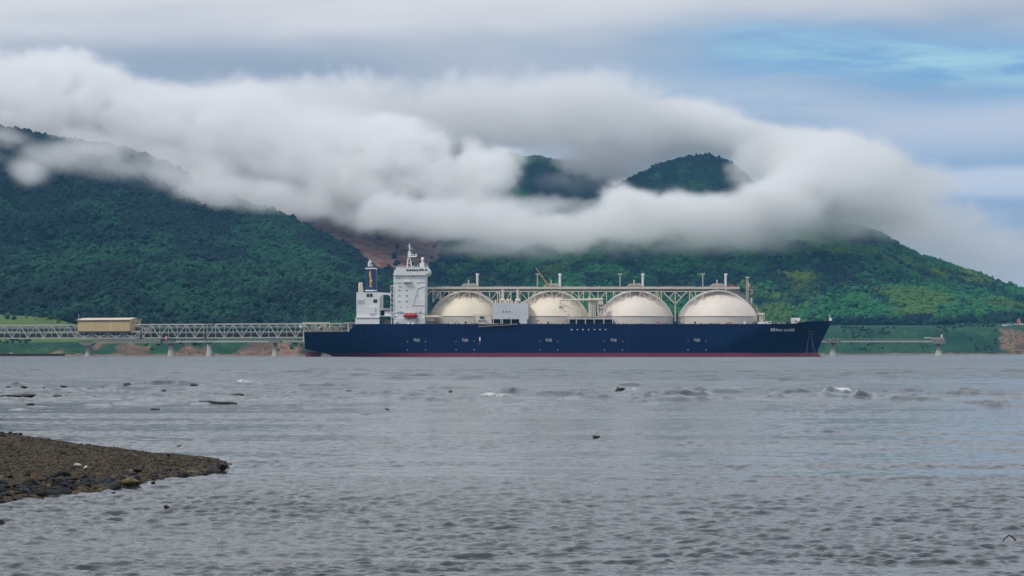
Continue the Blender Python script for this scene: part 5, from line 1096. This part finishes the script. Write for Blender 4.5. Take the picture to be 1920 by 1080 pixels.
for i in range(10):
    v, f = stone_np(60 + i, 1); m_ = np_mesh('pebble', v, f, False); m_.materials.append(M['rock_brown' if i < 5 else ('rock_dark' if i < 9 else 'rock_tan')]); scol.objects.link(bpy.data.objects.new('pebble_kind', m_))
NP = 42000
ppx = rs.uniform(-260, 425, NP); yn = EYE * FOC / (I(ppx, NEAR) - HOR); pY = yn - .4 + (63.5 - yn) * rs.random(NP); pz = spit_z(ppx, pY); ok = pz > -.03
ppx, pY, pz = ppx[ok], pY[ok], pz[ok]; edge_ = np.exp(-np.clip(pY - EYE * FOC / (I(ppx, NEAR) - HOR), 0, 99) / 1.6)
me = np_mesh('pebbles', np.stack([(ppx - 960) * pY / FOC, pY, pz + .004], -1)); fattr(me, 'size', (rs.gamma(1.6, .0075, len(ppx)) + .007) * (1 + 2.4 * edge_) * (.6 + .9 * 1.3 * fbm((ppx - 960) * pY / FOC / .8, pY / 1.6, seed=551, oct=3) - .15))
pebbles = tag(link('pebbles', me), kind='stuff'); scatter(pebbles, scol, 10, .5, True)

# rocks awash on the reef
REEF = [(34, 745, 68, 5, 'long low black rock awash at the far left'), (441, 744.5, 32, 5.5, 'humped black rock awash, highest of the reef on the left'), (387, 757, 40, 4, 'thin black rock awash, left half of a split pair'), (420, 757.5, 36, 3, 'thin black rock awash, right half of a split pair'),
        (241, 745, 17, 2.6, 'short black rock awash straight above the crest of the spit'), (180, 745, 15, 2.8, 'low black rock awash next left of the short one above the spit'), (103, 745, 15, 3.2, 'black rock awash third in the middle row of the reef on the left'), (42, 727, 13, 2.8, 'small black rock in the back row near the left edge'), (114, 727, 14, 3.2, 'black rock in the back row of the reef, second from the left'), (160, 731, 32, 3, 'flat black ledge in the back row of the reef, left'), (192, 727, 10, 2, 'small round black rock at the right end of the left back row'), (12, 727, 8, 2, 'tiny black rock in the back row at the left edge'), (122, 737.5, 16, 2, 'thin black ledge between the two left rows of the reef'), (52, 759, 12, 2, 'thin black ledge in front of the middle row at the left edge'), (284, 768.5, 15, 1.8, 'faint black ledge alone nearest the spit crest'), (78, 745, 6, 1.6, 'tiny black rock between two larger ones in the middle left row'), (78, 727.5, 6, 1.6, 'tiny black rock between two larger ones in the back left row'), (304, 734, 6, 2, 'lone tiny black rock between the reef rows, left of the humped rock'), (36, 767.5, 16, 1.6, 'faint flat ledge nearest the left edge above the spit'),
        (1161, 733.5, 26, 6, 'black rock with surf breaking beside it, right of centre'), (1120, 821, 14, 3.2, 'small black rock alone in the slack water right of centre'), (328, 838.5, 4, 1.5, 'tiny dark rock off the crest of the spit'), (652, 735, 9, 2.2, 'small dark rock awash left of centre under the ship bridge'), (843, 735, 10, 2.4, 'small dark rock awash under the first tank'), (360, 723.5, 12, 3, 'black rock standing in the breaking wave at the left'), (238, 723.5, 18, 3.2, 'black ledge under the breaking wave at the left'), (1700, 747, 12, 3, 'dark rock awash in the surf at the right'), (1867, 764.5, 26, 2.5, 'long black ledge awash close to the right edge'), (1224, 739, 20, 3, 'black rock in the surf right of the rock with white water'), (722, 768, 12, 1.5, 'faint dark rock awash alone in the slack water at centre')]
for px, py, w_, h_, lab in REEF: rock_px(px, py + .5, w_ * 1.1, h_ * 1.15 + .9, 'reef', lab, 'black rocks of the reef', dep=max(w_ * .15 * wY(py) / FOC, .8), calm=True)
# bent stick, and a bird far off over the hill
s0 = wY(1014.5); r_ = root('driftwood', tuple(P(1892, 1014.5, s0)), 'bent dark branch sticking out of the water at lower right', 'branch')
mb = MB(); mb.tube([P(1879.5, 1017, s0), P(1883, 1011, s0), P(1891.5, 1003.2, s0), P(1898, 1006.5, s0), P(1903, 1011, s0), P(1905, 1016, s0)], [.006, .009, .010, .011, .013, .014], 8); mb.build('branch', M['rock_brown'], r_)
mb = MB(); mb.tube([P(1901, 1008.5, s0 - .01), P(1904.5, 1013, s0 - .01)], [.012, .017], 8); mb.build('broken_end', mat('reddish_wood', (.16, .04, .025), .7), r_)
bY = 900.0; p = P(1698.5, 468.3, bY); r_ = root('bird', tuple(p), 'tiny dark bird flying in front of the right-hand hill', 'bird')
mb = MB(); mb.tube([p + Vector((-.35, 0, -.12)), p + Vector((-.1, 0, 0)), p + Vector((.15, 0, .05)), p + Vector((.38, 0, .10))], [.02, .10, .09, .03], 8); mb.build('body', M['dark'], r_)
for s_ in (-1, 1): mb = MB(); mb.add([p + Vector((-.08, .03 * s_, .03)), p + Vector((.12, .03 * s_, .05)), p + Vector((.10, .35 * s_, .36)), p + Vector((-.08, .7 * s_, .42)), p + Vector((-.10, .35 * s_, .30))], [(0, 1, 2, 4), (4, 2, 3)]); mb.build('wing', M['dark'], r_)
CLOUD_DENSITY = .034; HAZE_DENSITY = 4.0e-5
# ------------------------------------------------------------------ low cloud hanging on the hills: one real volume, density worked out voxel by voxel
CX0, CX1, CY0, CY1, CZ0, CZ1 = -1120., 1120., 2900., 4900., 100., 560.
NX, NY, NZ = 448, 76, 118
xs = np.linspace(CX0, CX1, NX); ys = np.linspace(CY0, CY1, NY); zs = np.linspace(CZ0, CZ1, NZ)
# voxel points of the Volume Cube are ordered x slowest, z fastest
gx, gy, gz = np.meshgrid(xs.astype(np.float32), ys.astype(np.float32), zs.astype(np.float32), indexing='ij')
n1 = fbm(gx / 95, gy / 160, gz / 60, seed=101, oct=2)
n2 = fbm(gx / 34, gy / 70, gz / 24, seed=131, oct=3, gain=.55)
n3 = 1 - np.abs(2 * fbm(gx / 40 + 9, gy / 90, gz / 34, seed=161, oct=4, gain=.62) - 1) * 2.2
cpx = 960 + gx * FOC / gy; cpy = HOR - (gz - EYE) * FOC / gy
wx = (n1 - .5) * 90 + (n2 - .5) * 22; wy = (n2 - .5) * 34 + (n1 - .5) * 40
cpx = cpx + wx; cpy = cpy + wy
D = np.zeros_like(gx)
def puff(px, py, Y, rx, ry, rY, dens=1.0, soft=.62):
    """one cloud mass: centre seen at (px, py) at distance Y, half sizes in photo pixels and metres"""
    global D
    q = np.sqrt(((cpx - px) / rx) ** 2 + ((cpy - py) / ry) ** 2 + ((gy - Y) / rY) ** 2) - (n3 - .45) * .36
    D = np.maximum(D, dens * (1 - sstep(1 - soft, 1 + soft * .35, q)) ** 1.6)
PUFFS = [
    # the bright bank over the left hill, behind its ridge
    (-60, 240, 4100, 230, 130, 420, 1.8, .4), (110, 215, 4100, 160, 105, 420, 1.8, .4), (260, 245, 4100, 190, 85, 420, 1.6, .5), (420, 270, 4050, 200, 105, 420, 1.5), (330, 330, 4100, 220, 90, 400),
    (560, 300, 4000, 190, 110, 420), (480, 350, 3950, 180, 60, 330), (640, 345, 3900, 150, 75, 350), (-150, 200, 4100, 200, 130, 400),
    # puffs in the middle
    (730, 298, 3900, 110, 78, 300, 1.7, .42), (780, 352, 3850, 120, 70, 260, 1.5, .5), (690, 355, 3800, 110, 60, 250), (912, 322, 3750, 66, 46, 200, 1.7, .42), (850, 360, 3750, 110, 58, 220), (960, 300, 3750, 30, 22, 120, .5),
    # long lobe in front of the range
    (740, 400, 3500, 120, 38, 170), (860, 408, 3500, 170, 44, 180), (1010, 430, 3480, 190, 35, 180), (1160, 418, 3480, 150, 40, 190), (1195, 388, 3500, 70, 36, 180), (1330, 404, 3480, 170, 47, 190),
    (1460, 385, 3500, 140, 52, 200), (1560, 345, 3600, 130, 82, 230, 1.2), (1640, 380, 3700, 110, 56, 230, .5), (1530, 300, 3900, 130, 50, 260), (1600, 315, 3900, 110, 55, 260), (1515, 350, 3600, 90, 50, 220),
    # cap over the peak
    (1290, 240, 4740, 125, 50, 150), (1200, 270, 4760, 110, 46, 140), (1395, 262, 4740, 120, 44, 130), (1115, 260, 4600, 100, 28, 200, .6), (1515, 296, 4200, 80, 40, 260), (1415, 312, 4380, 34, 30, 90, .3), (1300, 272, 4745, 60, 34, 110, .9), (1440, 300, 4560, 62, 44, 120, .9), (1150, 305, 4720, 90, 40, 130, .8),
    # grey stratus behind, over the range
    (700, 205, 4600, 240, 62, 260, .42), (900, 215, 4600, 240, 76, 240, .42), (1080, 215, 4600, 200, 80, 240, .42), (560, 200, 4600, 220, 55, 260, .4), (960, 258, 4550, 160, 24, 200, .12),
    # thin right tail falling to the end of the hill
    (1740, 425, 4250, 160, 60, 260, .20), (1840, 472, 4300, 180, 58, 260, .14), (1960, 510, 4300, 200, 50, 260, .10), (1700, 350, 4200, 110, 55, 260, .26), (1650, 430, 4300, 120, 36, 240, .30),
]
for p_ in PUFFS: puff(*p_)
# veils creeping over the upper slope of the left hill and along the lower edge of the cloud
def veil(px, py, Y, rx, ry, rY, dens):
    global D
    q = np.sqrt(((cpx - px) / rx) ** 2 + ((cpy - py) / ry) ** 2 + ((gy - Y) / rY) ** 2)
    D = np.maximum(D, dens * (1 - sstep(.15, 1.05, q)) * np.clip((n2 * .6 + n1 * .4 - .36) * 5.5, 0, 1.5))
for p_ in [(60, 330, 3060, 60, 26, 110, .5), (130, 300, 3200, 110, 40, 200, .16), (200, 285, 3420, 130, 30, 200, .22), (240, 305, 3200, 130, 50, 220, .22), (340, 325, 3260, 130, 52, 220, .30), (300, 300, 3480, 120, 34, 160, .5), (180, 268, 3560, 110, 24, 120, .4), (400, 345, 3420, 90, 34, 160, .6), (420, 365, 3220, 100, 44, 170, .5), (500, 372, 3220, 90, 36, 150, .5), (10, 262, 3350, 70, 26, 160, .35),
           (-60, 300, 3250, 90, 30, 160, .4), (570, 385, 3500, 90, 34, 200, .55), (1010, 468, 3420, 260, 26, 110, .30), (1330, 455, 3420, 260, 30, 110, .34), (1560, 432, 3600, 180, 30, 160, .34), (1080, 345, 4250, 110, 26, 160, .05), (1010, 385, 4000, 120, 22, 140, .3), (1395, 335, 4200, 50, 24, 140, .4), (640, 395, 3900, 100, 26, 200, .4)]: veil(*p_)
D *= np.clip(.30 + 2.4 * (n1 * .55 + n2 * .45 - .30), .22, 1.3)
edge = np.minimum.reduce([(gx - CX0) / 60, (CX1 - gx) / 60, (gy - CY0) / 60, (CY1 - gy) / 60, (gz - CZ0) / 12, (CZ1 - gz) / 40]); D *= np.clip(edge, 0, 1)
D[D < .004] = 0
print('cloud voxels', (D > 0).sum(), D.size)
me = bpy.data.meshes.new('cloud_samples'); me.vertices.add(D.size); fattr(me, 'dens', D)
src = bpy.data.objects.new('cloud_samples', me)
ng = bpy.data.node_groups.new('cloud', 'GeometryNodeTree')
ng.interface.new_socket('Geometry', in_out='OUTPUT', socket_type='NodeSocketGeometry')
n, l = ng.nodes, ng.links
go = n.new('NodeGroupOutput'); vc = n.new('GeometryNodeVolumeCube')
vc.inputs['Min'].default_value = (CX0, CY0, CZ0); vc.inputs['Max'].default_value = (CX1, CY1, CZ1)
for nm, v in (('Resolution X', NX), ('Resolution Y', NY), ('Resolution Z', NZ)): vc.inputs[nm].default_value = v
vc.inputs['Background'].default_value = 0.0
oi = n.new('GeometryNodeObjectInfo'); oi.inputs[0].default_value = src
pos = n.new('GeometryNodeInputPosition'); sx = n.new('ShaderNodeSeparateXYZ'); l.new(pos.outputs[0], sx.inputs[0])
def gm(op, a, b=0.0, c_=0.0):
    q = n.new('ShaderNodeMath'); q.operation = op
    for i, v in enumerate((a, b, c_)):
        if isinstance(v, bpy.types.NodeSocket): l.new(v, q.inputs[i])
        else: q.inputs[i].default_value = v
    return q.outputs[0]
def cell(s, a, b, cnt): return gm('FLOOR', gm('MINIMUM', gm('MAXIMUM', gm('MULTIPLY_ADD', gm('SUBTRACT', s, a), (cnt - 1) / (b - a), .5), 0.0), cnt - 1.0))
ix, iy, iz = cell(sx.outputs[0], CX0, CX1, NX), cell(sx.outputs[1], CY0, CY1, NY), cell(sx.outputs[2], CZ0, CZ1, NZ)
idx = gm('MULTIPLY_ADD', gm('MULTIPLY_ADD', ix, float(NY), iy), float(NZ), iz)
na = n.new('GeometryNodeInputNamedAttribute'); na.data_type = 'FLOAT'; na.inputs['Name'].default_value = 'dens'
si = n.new('GeometryNodeSampleIndex'); si.data_type = 'FLOAT'; si.domain = 'POINT'
l.new(oi.outputs['Geometry'], si.inputs['Geometry']); l.new([s for s in na.outputs if s.type == 'VALUE'][0], si.inputs['Value']); l.new(idx, si.inputs['Index'])
l.new(si.outputs[0], vc.inputs['Density'])
CLOUDM = bpy.data.materials.new('cloud_vapour'); CLOUDM.use_nodes = True; q = NT(CLOUDM.node_tree); q.n.clear()
out = q.n.new('ShaderNodeOutputMaterial'); pv = q.n.new('ShaderNodeVolumePrincipled')
pv.inputs['Color'].default_value = (.988, .988, .99, 1); pv.inputs['Anisotropy'].default_value = 0.0; pv.inputs['Density'].default_value = CLOUD_DENSITY
q.l.new(pv.outputs[0], out.inputs['Volume'])
sm = n.new('GeometryNodeSetMaterial'); sm.inputs['Material'].default_value = CLOUDM
l.new(vc.outputs[0], sm.inputs[0]); l.new(sm.outputs[0], go.inputs[0])
vol = bpy.data.volumes.new('low_cloud'); vol.materials.append(CLOUDM)
cme = bpy.data.meshes.new('low_cloud'); cme.materials.append(CLOUDM)
cloud = bpy.data.objects.new('low_cloud', cme); COL.objects.link(cloud); tag(cloud, kind='stuff')
md = cloud.modifiers.new('cloud', 'NODES'); md.node_group = ng

# ------------------------------------------------------------------ the air
def box_mesh(name, x0, x1, y0, y1, z0, z1):
    v = [(x, y, z) for z in (z0, z1) for y in (y0, y1) for x in (x0, x1)]
    return np_mesh(name, np.array(v), np.array([(0, 2, 3, 1), (4, 5, 7, 6), (0, 1, 5, 4), (2, 6, 7, 3), (0, 4, 6, 2), (1, 3, 7, 5)]))
HZ = bpy.data.materials.new('air'); HZ.use_nodes = True; q = NT(HZ.node_tree); q.n.clear()
out = q.n.new('ShaderNodeOutputMaterial'); pv = q.n.new('ShaderNodeVolumePrincipled'); pv.inputs['Color'].default_value = (.20, .56, 1, 1); pv.inputs['Density'].default_value = HAZE_DENSITY; pv.inputs['Anisotropy'].default_value = .2
q.l.new(pv.outputs[0], out.inputs['Volume'])
haze = tag(link('haze', box_mesh('haze', -7700, 7700, -75, 7600, -4.5, 575), HZ), kind='stuff')
for o in bpy.data.objects:
    if '_w' in o: del o['_w']
